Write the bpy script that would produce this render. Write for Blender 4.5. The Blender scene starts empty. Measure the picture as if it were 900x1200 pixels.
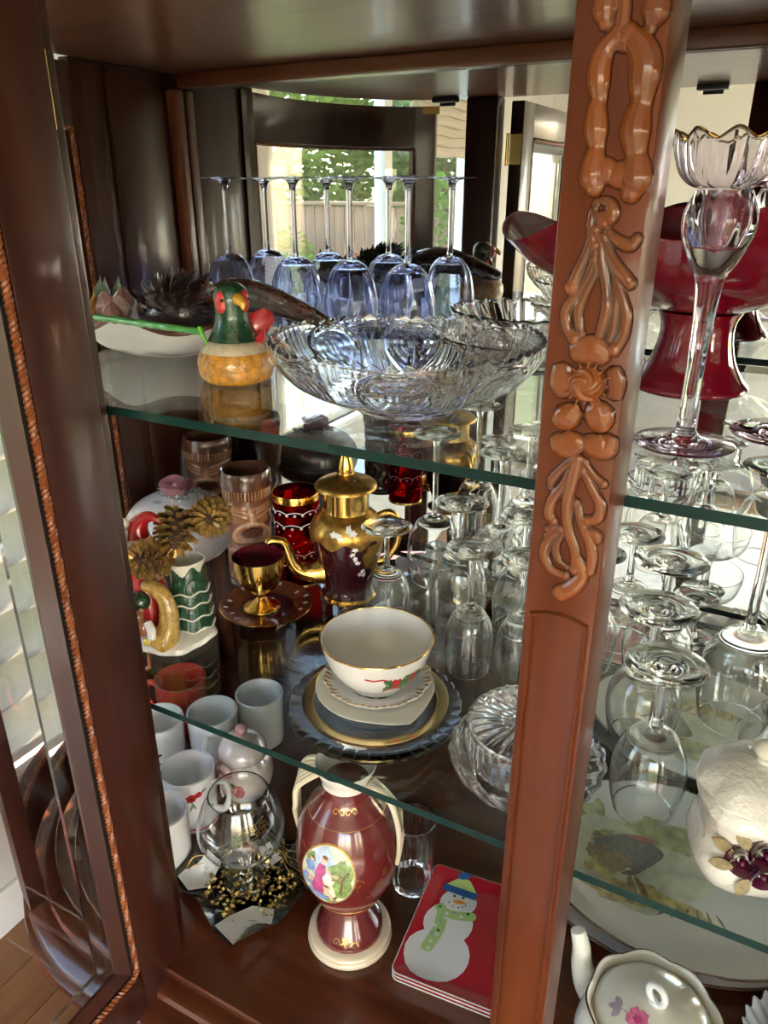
import bpy, bmesh, math, random
from math import pi, sin, cos, tan, atan2, sqrt, radians as R
from mathutils import Vector, Matrix, noise
random.seed(7)
S = bpy.context.scene
COL = S.collection

# ------------------------------------------------------------------ camera, world, sun, exposure
cam = bpy.data.objects.new('camera', bpy.data.cameras.new('camera')); COL.objects.link(cam)
cam.data.sensor_fit = 'VERTICAL'; cam.data.sensor_height = 36.0
cam.data.lens = 884 / 1200 * 36.0
cam.data.clip_start = 0.02
cam.location = (0, 0, 1.715)
cam.rotation_euler = (R(90 - 23.3), 0, R(28.03))
S.camera = cam

W = bpy.data.worlds.new('sky'); S.world = W; W.use_nodes = True
_n = W.node_tree.nodes; _l = W.node_tree.links
sky = _n.new('ShaderNodeTexSky'); sky.sky_type = 'NISHITA'
sky.sun_disc = False; sky.sun_elevation = R(48); sky.sun_rotation = R(120); sky.air_density = 1.0; sky.dust_density = 2.0
_n['Background'].inputs['Strength'].default_value = 0.30
_w = _n.new('ShaderNodeMixRGB'); _w.blend_type = 'MULTIPLY'; _w.inputs[0].default_value = 1; _w.inputs[2].default_value = (1.0, .925, .84, 1)   # hazy, warm daylight
_l.new(sky.outputs['Color'], _w.inputs[1]); _l.new(_w.outputs[0], _n['Background'].inputs['Color'])
sun = bpy.data.objects.new('sun', bpy.data.lights.new('sun', 'SUN')); COL.objects.link(sun)
sun.data.energy = 4.2; sun.data.angle = R(0.6); sun.data.color = (1, .94, .84)
sun.rotation_euler = (R(46), 0, R(-25))
def portal(loc, rot, sx, sy):
    d = bpy.data.lights.new('window_portal', 'AREA'); d.shape = 'RECTANGLE'; d.size = sx; d.size_y = sy
    d.cycles.is_portal = True
    o = bpy.data.objects.new('window_portal', d); COL.objects.link(o); o.location = loc; o.rotation_euler = rot
portal((-1.50, -.62, 1.5), (0, R(-90), 0), 1.3, 1.75)
portal((1.2, -2.64, 1.15), (R(90), 0, 0), 2.1, 2.15)
portal((2.64, -1.2, 1.3), (0, R(90), 0), 1.9, 1.75)
S.view_settings.view_transform = 'Standard'; S.view_settings.look = 'None'
S.view_settings.gamma = 1.0; S.view_settings.use_curve_mapping = False
S.view_settings.exposure = 3.3
cy = S.cycles
cy.max_bounces = 20; cy.transmission_bounces = 16; cy.transparent_max_bounces = 32
cy.glossy_bounces = 8; cy.diffuse_bounces = 5
cy.sample_clamp_indirect = 6.0; cy.use_denoising = True; cy.blur_glossy = 0.3
cy.caustics_reflective = False; cy.caustics_refractive = True

# ------------------------------------------------------------------ materials
MATS = {}
def newmat(name):
    m = bpy.data.materials.new(name); m.use_nodes = True; MATS[name] = m
    nt = m.node_tree; b = nt.nodes['Principled BSDF']
    return m, nt, b
def NN(nt, t, **kw):
    n = nt.nodes.new(t)
    for k, v in kw.items(): setattr(n, k, v)
    return n
def ramp(nt, fac, stops):
    r = NN(nt, 'ShaderNodeValToRGB'); e = r.color_ramp.elements
    while len(e) < len(stops): e.new(.5)
    for i, (p, c) in enumerate(stops): e[i].position = p; e[i].color = (*c, 1)
    nt.links.new(fac, r.inputs[0]); return r.outputs[0]
def coords(nt, scale=(1, 1, 1)):
    t = NN(nt, 'ShaderNodeTexCoord'); mp = NN(nt, 'ShaderNodeMapping'); mp.inputs['Scale'].default_value = scale
    nt.links.new(t.outputs['Object'], mp.inputs[0]); return mp.outputs[0]
def noisef(nt, scale, vec, detail=4, rough=.55, dist=0):
    n = NN(nt, 'ShaderNodeTexNoise'); n.inputs['Scale'].default_value = scale; n.inputs['Detail'].default_value = detail
    n.inputs['Roughness'].default_value = rough; n.inputs['Distortion'].default_value = dist
    nt.links.new(vec, n.inputs['Vector']); return n.outputs['Fac']
def bump(nt, b, h, strength=.2, dist=.001):
    n = NN(nt, 'ShaderNodeBump'); n.inputs['Strength'].default_value = strength; n.inputs['Distance'].default_value = dist
    nt.links.new(h, n.inputs['Height']); nt.links.new(n.outputs[0], b.inputs['Normal'])
def mat(name, col, rough=.5, metal=0, coat=0, spec=None, var=0, nscale=40, bumps=0, bscale=200, sheen=0, trans=0):
    m, nt, b = newmat(name)
    b.inputs['Base Color'].default_value = (*col, 1); b.inputs['Roughness'].default_value = rough
    b.inputs['Metallic'].default_value = metal; b.inputs['Coat Weight'].default_value = coat; b.inputs['Coat Roughness'].default_value = .04
    if spec is not None: b.inputs['Specular IOR Level'].default_value = spec
    if trans: b.inputs['Transmission Weight'].default_value = trans
    if sheen: b.inputs['Sheen Weight'].default_value = sheen
    v = coords(nt)
    if var:
        f = noisef(nt, nscale, v)
        nt.links.new(ramp(nt, f, [(.3, tuple(c * (1 - var) for c in col)), (.7, tuple(min(1, c * (1 + var)) for c in col))]), b.inputs['Base Color'])
    if bumps: bump(nt, b, noisef(nt, bscale, v), bumps, .002)
    return m
def wood(name, light, dark, scale, rough=.3, coat=.35, grain=1.0, pore=.15, spec=.35, crough=.10):
    m, nt, b = newmat(name)
    v = coords(nt, scale)
    f = noisef(nt, 14 * grain, v, 6, .6, .6); f2 = noisef(nt, 60 * grain, v, 3, .6)
    mx = NN(nt, 'ShaderNodeMath', operation='MULTIPLY_ADD'); mx.inputs[1].default_value = .35
    nt.links.new(f2, mx.inputs[0]); nt.links.new(f, mx.inputs[2])
    nt.links.new(ramp(nt, mx.outputs[0], [(.42, dark), (.62, tuple((a + c) / 2 for a, c in zip(light, dark))), (.85, light)]), b.inputs['Base Color'])
    b.inputs['Roughness'].default_value = rough; b.inputs['Coat Weight'].default_value = coat; b.inputs['Coat Roughness'].default_value = crough; b.inputs['Specular IOR Level'].default_value = spec
    bump(nt, b, f2, pore, .0006)
    return m
def glass(name, col=(1, 1, 1), rough=0, ior=1.48, bumps=0, bscale=100):
    m, nt, b = newmat(name); nt.nodes.remove(b)
    g = NN(nt, 'ShaderNodeBsdfGlass'); g.inputs['Color'].default_value = (*col, 1); g.inputs['Roughness'].default_value = rough; g.inputs['IOR'].default_value = ior
    nt.links.new(g.outputs[0], nt.nodes['Material Output'].inputs[0])
    if bumps: bump(nt, g, noisef(nt, bscale, coords(nt)), bumps, .002)
    return m
def pane(name, tint=(1, 1, 1), f0=.04, rough=0.0):
    # a clear sheet too thin to bend light: straight-through light plus Schlick reflection on each face
    m, nt, b = newmat(name); nt.nodes.remove(b)
    t = NN(nt, 'ShaderNodeBsdfTransparent'); t.inputs[0].default_value = (*tint, 1)
    g = NN(nt, 'ShaderNodeBsdfGlossy'); g.inputs['Roughness'].default_value = rough
    lw = NN(nt, 'ShaderNodeLayerWeight'); lw.inputs['Blend'].default_value = .5
    p = NN(nt, 'ShaderNodeMath', operation='POWER'); p.inputs[1].default_value = 5
    nt.links.new(lw.outputs['Facing'], p.inputs[0])
    a = NN(nt, 'ShaderNodeMath', operation='MULTIPLY_ADD'); a.inputs[1].default_value = 1 - f0; a.inputs[2].default_value = f0
    nt.links.new(p.outputs[0], a.inputs[0])
    mx = NN(nt, 'ShaderNodeMixShader'); nt.links.new(a.outputs[0], mx.inputs[0])
    nt.links.new(t.outputs[0], mx.inputs[1]); nt.links.new(g.outputs[0], mx.inputs[2])
    nt.links.new(mx.outputs[0], nt.nodes['Material Output'].inputs[0])
    return m

mahog = wood('mahogany', (.050, .0125, .0075), (.019, .005, .0035), (1.0, 1.0, .10), .32, .22)
mahog_h = wood('mahogany_lengthwise', (.050, .0125, .0075), (.019, .005, .0035), (.10, 1.0, 1.0), .32, .22)
mahog_floor = wood('mahogany_floor', (.115, .029, .011), (.036, .0085, .004), (.10, 1.0, 1.0), .22, .40)
veneer = wood('ceiling_veneer', (.20, .085, .050), (.10, .038, .024), (.10, 1.0, 1.0), .30, .25, 2.4, .9)
redwood = wood('cherry_stile', (.125, .027, .0060), (.052, .0095, .0028), (1, 1, .1), .32, .12, 1, .12, .2, .06)
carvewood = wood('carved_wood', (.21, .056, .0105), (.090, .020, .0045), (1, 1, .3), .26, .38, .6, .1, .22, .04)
def hollow_shade_glaze(m, y0, y1):
    # groove shade painted into the carving's colour by depth, along with dark glaze
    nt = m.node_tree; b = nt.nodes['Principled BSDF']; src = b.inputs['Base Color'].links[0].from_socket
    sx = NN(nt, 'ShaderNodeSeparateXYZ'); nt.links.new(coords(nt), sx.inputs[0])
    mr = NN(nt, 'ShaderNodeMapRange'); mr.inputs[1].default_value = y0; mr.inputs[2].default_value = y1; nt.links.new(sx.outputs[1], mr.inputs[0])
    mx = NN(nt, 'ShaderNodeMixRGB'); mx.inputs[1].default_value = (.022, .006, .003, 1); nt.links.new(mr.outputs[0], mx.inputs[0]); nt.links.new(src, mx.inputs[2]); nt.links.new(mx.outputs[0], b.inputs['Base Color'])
hollow_shade_glaze(carvewood, -.0002, -.0030)
trimwood = wood('trim_wood', (.16, .045, .020), (.06, .016, .009), (.12, 1, 1), .3, .4)
ropewood = wood('rope_wood', (.235, .068, .020), (.10, .024, .008), (1, 1, 1), .35, .3)
blackgap = mat('black_groove', (.008, .007, .006), .6)
oak = wood('floor_oak', (.30, .13, .045), (.17, .065, .022), (1, .12, 1), .3, .4)
mirror_m = mat('mirror_silver', (.86, .88, .87), .0, 1.0)
shelf_glass = pane('shelf_glass', (.93, .965, .95), .045)
edge_green = mat('glass_edge_green', (.004, .024, .020), .3, 0, 0, .2)
door_glass = pane('door_glass', (.97, .975, .97), .045)
bevel_glass = glass('bevel_glass', (.93, .95, .93))
clear = glass('clear_glass', (.985, .99, .985), 0, 1.46)
crystal = glass('cut_crystal', (.99, .985, .99), 0, 1.50)
amethyst = glass('faint_amethyst_glass', (.95, .93, .965), 0, 1.46)
blueglass = glass('lavender_blue_glass', (.875, .895, .99), 0, 1.40)
brass = mat('brass', (.55, .38, .12), .25, 1)
blackmetal = mat('black_catch', (.012, .012, .012), .4)
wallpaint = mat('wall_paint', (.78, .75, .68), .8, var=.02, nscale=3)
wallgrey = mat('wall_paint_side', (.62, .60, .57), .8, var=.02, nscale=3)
white_trim = mat('white_trim', (.82, .81, .78), .45)
ceil_m = mat('ceiling_paint', (.85, .85, .84), .9)

# ------------------------------------------------------------------ geometry helpers (geo = (verts, faces))
def cr(pts, k=6):
    """Catmull-Rom through points of any dimension"""
    out = []; n = len(pts)
    for i in range(n - 1):
        p0 = pts[max(i - 1, 0)]; p1 = pts[i]; p2 = pts[i + 1]; p3 = pts[min(i + 2, n - 1)]
        for j in range(k):
            t = j / k
            out.append(tuple(.5 * (2 * b + (c - a) * t + (2 * a - 5 * b + 4 * c - d) * t * t + (3 * b - a - 3 * c + d) * t ** 3) for a, b, c, d in zip(p0, p1, p2, p3)))
    out.append(tuple(pts[-1])); return out
def lathe(prof, n=32, mod=None, a0=0, a1=2 * pi):
    full = abs(a1 - a0 - 2 * pi) < 1e-6; m = n if full else n + 1
    V = []; F = []; rows = []
    for i, (r, z) in enumerate(prof):
        if r < 1e-6 and full: rows.append([len(V)]); V.append((0, 0, z)); continue
        row = []
        for j in range(m):
            a = a0 + (a1 - a0) * j / n; rr, zz = (mod(a, r, z, i) if mod else (r, z))
            row.append(len(V)); V.append((rr * cos(a), rr * sin(a), zz))
        rows.append(row)
    for A, B in zip(rows, rows[1:]):
        if len(A) == 1 and len(B) == 1: continue
        for j in range(n):
            k = (j + 1) % m
            if len(A) == 1: F.append((A[0], B[k], B[j]))
            elif len(B) == 1: F.append((A[j], A[k], B[0]))
            else: F.append((A[j], A[k], B[k], B[j]))
    return V, F
def box(x0, x1, y0, y1, z0, z1):
    V = [(x, y, z) for z in (z0, z1) for y in (y0, y1) for x in (x0, x1)]
    return V, [(0, 2, 3, 1), (4, 5, 7, 6), (0, 1, 5, 4), (2, 6, 7, 3), (0, 4, 6, 2), (1, 3, 7, 5)]
def bbox_(x0, x1, y0, y1, z0, z1, b=.003, seg=2):
    bm = bmesh.new(); V, F = box(x0, x1, y0, y1, z0, z1)
    vs = [bm.verts.new(v) for v in V]
    for f in F: bm.faces.new([vs[i] for i in f])
    bmesh.ops.bevel(bm, geom=bm.edges[:] , offset=b, segments=seg, affect='EDGES', profile=.5)
    g = ([tuple(v.co) for v in bm.verts], []); bm.verts.index_update()
    g = (g[0], [tuple(v.index for v in f.verts) for f in bm.faces]); bm.free(); return g
def join(*gs):
    V = []; F = []
    for v, f in gs:
        o = len(V); V += list(v); F += [tuple(i + o for i in q) for q in f]
    return V, F
def xf(g, loc=(0, 0, 0), rot=(0, 0, 0), sc=(1, 1, 1)):
    from mathutils import Euler
    M = Matrix.Translation(loc) @ Euler(rot).to_matrix().to_4x4() @ Matrix.Diagonal((*sc, 1))
    return [tuple(M @ Vector(v)) for v in g[0]], g[1]
def tube(path, rad, n=8, caps=True, flat=1.0, up=None):
    P = [Vector(p) for p in path]; m = len(P)
    rad = rad if hasattr(rad, '__len__') else [rad] * m
    T = [(P[min(i + 1, m - 1)] - P[max(i - 1, 0)]).normalized() for i in range(m)]
    if up is None:
        u = T[0].orthogonal().normalized()
    else: u = Vector(up)
    V = []; F = []
    for i in range(m):
        if up is not None: u = Vector(up)
        u = (u - T[i] * u.dot(T[i])).normalized(); w = T[i].cross(u)
        for j in range(n):
            a = 2 * pi * j / n; V.append(tuple(P[i] + u * cos(a) * rad[i] * flat + w * sin(a) * rad[i]))
    for i in range(m - 1):
        for j in range(n):
            k = (j + 1) % n; F.append((i * n + j, i * n + k, (i + 1) * n + k, (i + 1) * n + j))
    if caps:
        for i, s in ((0, -1), (m - 1, 1)):
            c = len(V); V.append(tuple(P[i] + T[i] * s * rad[i] * .5))
            for j in range(n):
                k = (j + 1) % n; F.append((c, i * n + k, i * n + j) if s < 0 else (c, i * n + j, i * n + k))
    return V, F
def sph(c, r, n=12, m=8):
    r = r if hasattr(r, '__len__') else (r, r, r)
    g = lathe([(sin(pi * i / m), -cos(pi * i / m)) if 0 < i < m else (0, -1 if i == 0 else 1) for i in range(m + 1)], n)
    return [(c[0] + x * r[0], c[1] + y * r[1], c[2] + z * r[2]) for x, y, z in g[0]], g[1]
def prism(poly, z0, z1):
    n = len(poly); V = [(x, y, z0) for x, y in poly] + [(x, y, z1) for x, y in poly]
    F = [tuple(range(n))[::-1], tuple(range(n, 2 * n))] + [(i, (i + 1) % n, n + (i + 1) % n, n + i) for i in range(n)]
    return V, F
def loft(loops, cap0=True, cap1=True):
    n = len(loops[0]); V = [p for L in loops for p in L]; F = []
    for i in range(len(loops) - 1):
        for j in range(n):
            k = (j + 1) % n; F.append((i * n + j, i * n + k, (i + 1) * n + k, (i + 1) * n + j))
    if cap0: F.append(tuple(range(n))[::-1])
    if cap1: F.append(tuple(range((len(loops) - 1) * n, len(loops) * n)))
    return V, F
def grid(fn, nu, nv, closed=False):
    V = [fn(i / nu, j / nv) for i in range(nu + 1) for j in range(nv + 1)]; w = nv + 1
    return V, [(i * w + j, (i + 1) * w + j, (i + 1) * w + j + 1, i * w + j + 1) for i in range(nu) for j in range(nv)]
def solid_grid(fn, nu, nv, th):
    """a sheet with thickness th along its normal"""
    V, F = grid(fn, nu, nv); bm = bmesh.new(); vs = [bm.verts.new(v) for v in V]
    for f in F: bm.faces.new([vs[i] for i in f])
    bmesh.ops.solidify(bm, geom=bm.faces[:], thickness=th); bm.verts.index_update()
    g = ([tuple(v.co) for v in bm.verts], [tuple(v.index for v in f.verts) for f in bm.faces]); bm.free(); return g

# ------------------------------------------------------------------ object helpers
def mesh_of(name, geo, m, smooth=38, recalc=True):
    me = bpy.data.meshes.new(name); mats = m if isinstance(m, (list, tuple)) else [m]
    if len(mats) > 1 and not isinstance(geo[0][0][0], (int, float)):        # several geos, one per material
        V, F = join(*geo); idx = [i for i, g in enumerate(geo) for _ in g[1]]
    else: V, F = geo; idx = None
    me.from_pydata([tuple(v) for v in V], [], F)
    for q in mats: me.materials.append(q)
    if idx: me.polygons.foreach_set('material_index', idx)
    if recalc:
        bm = bmesh.new(); bm.from_mesh(me); bmesh.ops.recalc_face_normals(bm, faces=bm.faces[:]); bm.to_mesh(me); bm.free()
    if smooth:
        me.shade_smooth(); me.set_sharp_from_angle(angle=R(smooth))
    me.update(); return me
def P(name, geo, m, parent=None, label=None, smooth=38, kind=None, loc=None, rot=None, recalc=True):
    o = bpy.data.objects.new(name, geo if isinstance(geo, bpy.types.Mesh) else mesh_of(name, geo, m, smooth, recalc)); COL.objects.link(o)
    if parent: o.parent = parent
    if loc: o.location = loc
    if rot: o.rotation_euler = rot
    if label: o['label'] = label
    if kind: o['kind'] = kind
    return o
def T(name, label, cat, loc=(0, 0, 0), rot=(0, 0, 0), group=None):
    o = bpy.data.objects.new(name, None); COL.objects.link(o); o.location = loc
    o.empty_display_size = .02
    o.rotation_euler = rot if hasattr(rot, '__len__') else (0, 0, rot)
    o['label'] = label; o['category'] = cat
    if group: o['group'] = group
    return o
def tag(o, label, cat, group=None):
    o['label'] = label; o['category'] = cat
    if group: o['group'] = group
    return o
def dup(root, loc, rot=None, label=None, scale=None):
    kids = {}
    for o in COL.objects:
        if o.parent: kids.setdefault(o.parent.name, []).append(o)
    def cp(o, par):
        c = o.copy(); COL.objects.link(c)
        if par: c.parent = par
        for k in kids.get(o.name, []): cp(k, c)
        return c
    r = cp(root, None); r.location = loc
    if rot is not None: r.rotation_euler = rot
    if label: r['label'] = label
    if scale: r.scale = (scale,) * 3 if not hasattr(scale, '__len__') else scale
    return r
def struct(name, geo, m, smooth=0): return P(name, geo, m, None, None, smooth, 'structure')
def ropegeo(path, r=.0032, pitch=.011, strands=2, closed=False):
    """twisted rope moulding along a polyline with rounded corners already in path"""
    P_ = [Vector(p) for p in path]; L = [0]
    for a, b in zip(P_, P_[1:]): L.append(L[-1] + (b - a).length)
    tot = L[-1]; n = int(tot / pitch * 7); gs = []
    pts = []; k = 0
    for i in range(n + 1):
        s = tot * i / n
        while k < len(L) - 2 and L[k + 1] < s: k += 1
        t = (s - L[k]) / max(1e-9, L[k + 1] - L[k]); pts.append((P_[k].lerp(P_[k + 1], t), (P_[k + 1] - P_[k]).normalized(), s))
    ref = Vector((.31, .52, .79))
    for st in range(strands):
        path2 = []
        for p, t, s in pts:
            u = t.cross(ref).normalized(); w = t.cross(u); a = 2 * pi * (s / pitch + st / strands)
            path2.append(p + (u * cos(a) + w * sin(a)) * r * .62)
        gs.append(tube(path2, r * .78, 5, False))
    return join(*gs)
# ------------------------------------------------------------------ the room
XL, XR, YB, YF, ZC = -1.46, 2.60, -2.60, 1.22, 2.60
def wall_x(name, x0, x1, openings, ya, yb, m):
    gs = []; ys = ya
    for (y0, y1, z0, z1) in openings:
        gs.append(box(x0, x1, ys, y0, 0, ZC)); gs.append(box(x0, x1, y0, y1, 0, z0)); gs.append(box(x0, x1, y0, y1, z1, ZC)); ys = y1
    gs.append(box(x0, x1, ys, yb, 0, ZC)); return struct(name, join(*gs), m)
WIN1 = (-1.45, .22, .90, 2.15); WIN2 = (.50, 1.16, .45, 2.15)
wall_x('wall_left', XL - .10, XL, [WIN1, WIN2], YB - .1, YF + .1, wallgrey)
wall_x('wall_right', XR, XR + .10, [(-2.05, -.35, .40, 2.2)], YB - .1, YF + .1, wallpaint)
bk = [box(XL, .15, YB - .1, YB, 0, ZC), box(.15, 2.25, YB - .1, YB, 2.2, ZC), box(.15, 2.25, YB - .1, YB, 0, .05), box(2.25, XR, YB - .1, YB, 0, ZC)]
struct('wall_back', join(*bk), wallpaint)
struct('wall_front', box(XL, XR, YF, YF + .1, 0, ZC), wallpaint)
struct('ceiling', box(XL - .1, XR + .1, YB - .1, YF + .1, ZC, ZC + .1), ceil_m)
fl = struct('floor', box(XL, XR, YB, YF, -.05, -.004), mat('subfloor', (.09, .045, .02), .6))
plank = mesh_of('plank', bbox_(0, .118, 0, 1.27, -.004, .004, .0012, 1), oak, 0)
for i in range(34):
    for j in range(3):
        y0 = YB + j * 1.273; P('plank', plank, None, fl, loc=(XL + .002 + i * .1194, y0, 0))
struct('baseboard_left', bbox_(XL, XL + .014, YB, YF, .004, .13, .004), white_trim)
struct('baseboard_back', bbox_(XL + .015, .12, YB, YB + .014, .004, .13, .004), white_trim)
def window_x(name, x0, x1, W_, mull, m=white_trim):
    y0, y1, z0, z1 = W_; f = .045
    gs = [box(x0, x1, y0, y0 + f, z0, z1), box(x0, x1, y1 - f, y1, z0, z1), box(x0, x1, y0 + f, y1 - f, z0, z0 + f), box(x0, x1, y0 + f, y1 - f, z1 - f, z1)]
    w = struct(name, join(*gs), m)
    ym = [y0 + f] + [q for q in mull] + [y1 - f]
    for q in mull: P('mullion', bbox_(x0 + .01, x1 - .01, q - .03, q + .03, z0 + f, z1 - f, .004), m, w)
    for a, b in zip(ym, ym[1:]):
        P('pane', box((x0 + x1) / 2 - .003, (x0 + x1) / 2 + .003, a, b, z0 + f, z1 - f), door_glass, w, smooth=0)
    P('sill', bbox_(min(x0, x1), max(x0, x1) + (.05 if x0 < 0 else 0), y0 - .03, y1 + .03, z0 - .03, z0, .005), m, w)
    return w
window_x('window_1', XL - .09, XL - .02, WIN1, (-.60,))
window_x('window_2', XL - .09, XL - .02, WIN2, ())
window_x('window_3', XR + .02, XR + .09, (-2.05, -.35, .40, 2.2), (-1.2,))
w4 = struct('window_4', join(box(.15, .21, YB - .08, YB - .02, .05, 2.2), box(2.19, 2.25, YB - .08, YB - .02, .05, 2.2), box(.21, 2.19, YB - .08, YB - .02, 2.14, 2.2), box(.21, 2.19, YB - .08, YB - .02, .05, .11)), white_trim)
P('mullion', bbox_(1.17, 1.23, YB - .075, YB - .025, .11, 2.14, .004), white_trim, w4)
for a, b in ((.21, 1.17), (1.23, 2.19)): P('pane', box(a, b, YB - .053, YB - .047, .11, 2.14), door_glass, w4, smooth=0)

# closed shade with soft horizontal vanes beside the cabinet
m, nt, b = newmat('shade_fabric'); nt.nodes.remove(b)
dfa = NN(nt, 'ShaderNodeBsdfDiffuse'); dfa.inputs[0].default_value = (.60, .545, .475, 1)
d2 = NN(nt, 'ShaderNodeBsdfTranslucent'); d2.inputs[0].default_value = (.58, .52, .45, 1)
mx = NN(nt, 'ShaderNodeMixShader'); mx.inputs[0].default_value = .16
nt.links.new(dfa.outputs[0], mx.inputs[1]); nt.links.new(d2.outputs[0], mx.inputs[2]); nt.links.new(mx.outputs[0], nt.nodes['Material Output'].inputs[0])
shade_m = m
sh = T('window_shade', 'lowered cream shade of wide soft vanes over the window left of the cabinet', 'blind', (XL + .03, .50, .50))
def vane(u, v):
    a = u
    return (.004 + .030 * sin(pi * a) ** .8 + .018 * (1 - a), v * .66, a * .135)
vane_me = mesh_of('vane', solid_grid(vane, 8, 2, .002), shade_m, 60)
for k in range(14): P('vane', vane_me, None, sh, loc=(0, 0, .012 + k * .115))
P('bottom_rail', bbox_(-.004, .028, 0, .66, -.012, .012, .004), white_trim, sh)
P('head_rail', bbox_(-.005, .05, 0, .66, 1.63, 1.68, .004), white_trim, sh)
# gathered shade at the top of the open window
rs = T('raised_shade', 'raised white shade gathered in folds over half of the garden window', 'blind', (XL + .03, -1.43, 1.835))
for k in range(9):
    P('fold', tube([(.012 + .006 * (k % 2), y * .76 / 10, .016 + k * .036 + .004 * sin(y * 1.7 + k)) for y in range(11)], .021, 8, True), shade_m, rs)
P('head_rail', bbox_(-.005, .05, 0, .76, .345, .39, .004), white_trim, rs)

# dining chair beyond the glass of the open door
ch = T('dining_chair', 'mahogany dining chair with a red seat seen through the open door glass', 'chair', (-1.22, .22, 0))
redseat = mat('red_upholstery', (.22, .012, .02), .7, bumps=.2, sheen=.4)
P('seat', bbox_(-.20, .20, -.22, .22, .42, .50, .03, 3), redseat, ch)
P('seat_rail', bbox_(-.205, .205, -.225, .225, .37, .43, .006), mahog, ch)
for sx in (-1, 1):
    for sy in (-1, 1):
        top = .42 if sy < 0 else .98
        P('leg', tube([(sx * .175 * (1 if z > .4 else 1 + .12 * (1 - z / .4)), sy * .195 + (.06 * (z - .45) if z > .45 and sy > 0 else (sy * .02 * (1 - z / .4) if z < .4 else 0)), z) for z in [top * i / 10 for i in range(11)]], [.017 + .007 * min(1, i / 4) for i in range(11)], 8), mahog, ch)
P('top_rail', bbox_(-.19, .19, .205, .24, .90, .98, .01), mahog, ch)
P('back_splat', bbox_(-.07, .07, .205, .222, .48, .91, .005), mahog, ch)

# ------------------------------------------------------------------ outside: garden, fence
grass = mat('garden_ground', (.10, .13, .04), .9, var=.4, nscale=4)
struct('ground', box(-16, 14, -18, 8, -.35, -.12), grass)
fen = T('garden_fence', 'weathered tan board fence beyond the garden window', 'fence', (0, -6.5, -.12))
fm = wood('fence_wood', (.24, .15, .095), (.15, .09, .06), (1, 1, .1), .8, 0)
fb = mesh_of('board', bbox_(0, .138, 0, .02, 0, 1.62, .004, 1), fm, 0)
for k in range(52): P('board', fb, None, fen, loc=(-9.0 + k * .146, random.uniform(-.004, .004), random.uniform(-.01, .01)))
for z in (.35, 1.25): P('rail', box(-9.0, -1.42, -.05, -.005, z, z + .09), fm, fen, smooth=0)
P('cap_rail', bbox_(-9.0, -1.42, -.05, .07, 1.63, 1.67, .005), fm, fen)
leafm = mat('leaf_green', (.07, .15, .025), .55, var=.5, nscale=6)
leafm2 = mat('leaf_lime', (.14, .22, .04), .55, var=.4, nscale=6)
leafm3 = mat('leaf_red', (.22, .06, .025), .55, var=.4, nscale=6)
barkm = mat('bark', (.12, .08, .05), .9, bumps=.5)
rug_m = mat('bounce_rug_wool', (.62, .60, .57), .95, var=.12, nscale=30, bumps=.4, bscale=500)
rg = P('bounce_rug', bbox_(-1.25, 1.5, -2.2, -.15, .0045, .014, .004), rug_m, None); tag(rg, 'pale rug added on the oak floor to lighten the mirror reflections', 'rug')  # added pale surface, gives the mirror something light to reflect
def shrub(name, label, cat, loc, rx, rz, n, lm, trunk, ls=.07, group=None):
    t = T(name, label, cat, loc, group=group); V = []; F = []
    for i in range(n):
        d = Vector((random.gauss(0, 1), random.gauss(0, 1), random.gauss(0, 1))).normalized() * random.uniform(.55, 1.0) ** .6
        c = Vector((d.x * rx, d.y * rx, trunk + rz + d.z * rz)); u = Vector((random.gauss(0, 1), random.gauss(0, 1), random.gauss(0, .6))).normalized(); w = u.orthogonal().normalized()
        s = ls * random.uniform(.6, 1.3); o = len(V); V += [tuple(c - u * s), tuple(c + w * s * .45), tuple(c + u * s), tuple(c - w * s * .45)]; F.append((o, o + 1, o + 2, o + 3))
    P('foliage', (V, F), lm, t, kind='stuff', smooth=0, recalc=False)
    P('trunk', tube([(0, 0, 0), (.02, .01, trunk * .5), (0, 0, trunk + rz)], [.05, .04, .02], 6), barkm, t)
for i, (x, y, rx, rz, tr, lm, lab) in enumerate([
        (-10.0, -9.6, 1.1, 1.7, .6, leafm, 'dark green tree farthest left beyond the fence'), (-7.15, -8.6, 1.1, 1.8, .6, leafm2, 'lime green tree beyond the middle of the fence'),
        (-4.9, -8.8, 1.05, 1.75, .6, leafm, 'broad green tree beyond the right half of the fence'), (-2.6, -8.6, 1.1, 1.6, .7, leafm2, 'pale green tree at the right end of the fence'), (-6.0, -11.4, 1.3, 1.4, .9, leafm2, 'far pale tree standing behind the row beyond the fence')]):
    shrub('garden_tree', lab, 'tree', (x, y, -.12), rx, rz, 3800, lm, tr, .12)
shrub('garden_shrub', 'green shrub growing against the inside of the fence', 'shrub', (-5.7, -5.9, -.12), .42, .6, 900, leafm2, .2, .06)
shrub('garden_shrub', 'reddish leaved shrub before the fence boards', 'shrub', (-4.6, -5.85, -.12), .35, .42, 600, leafm3, .3, .05)
shrub('garden_shrub', 'tall slender shrub rising above the fence at left', 'shrub', (-3.7, -5.9, -.12), .40, .85, 900, leafm, .3, .06)

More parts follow.
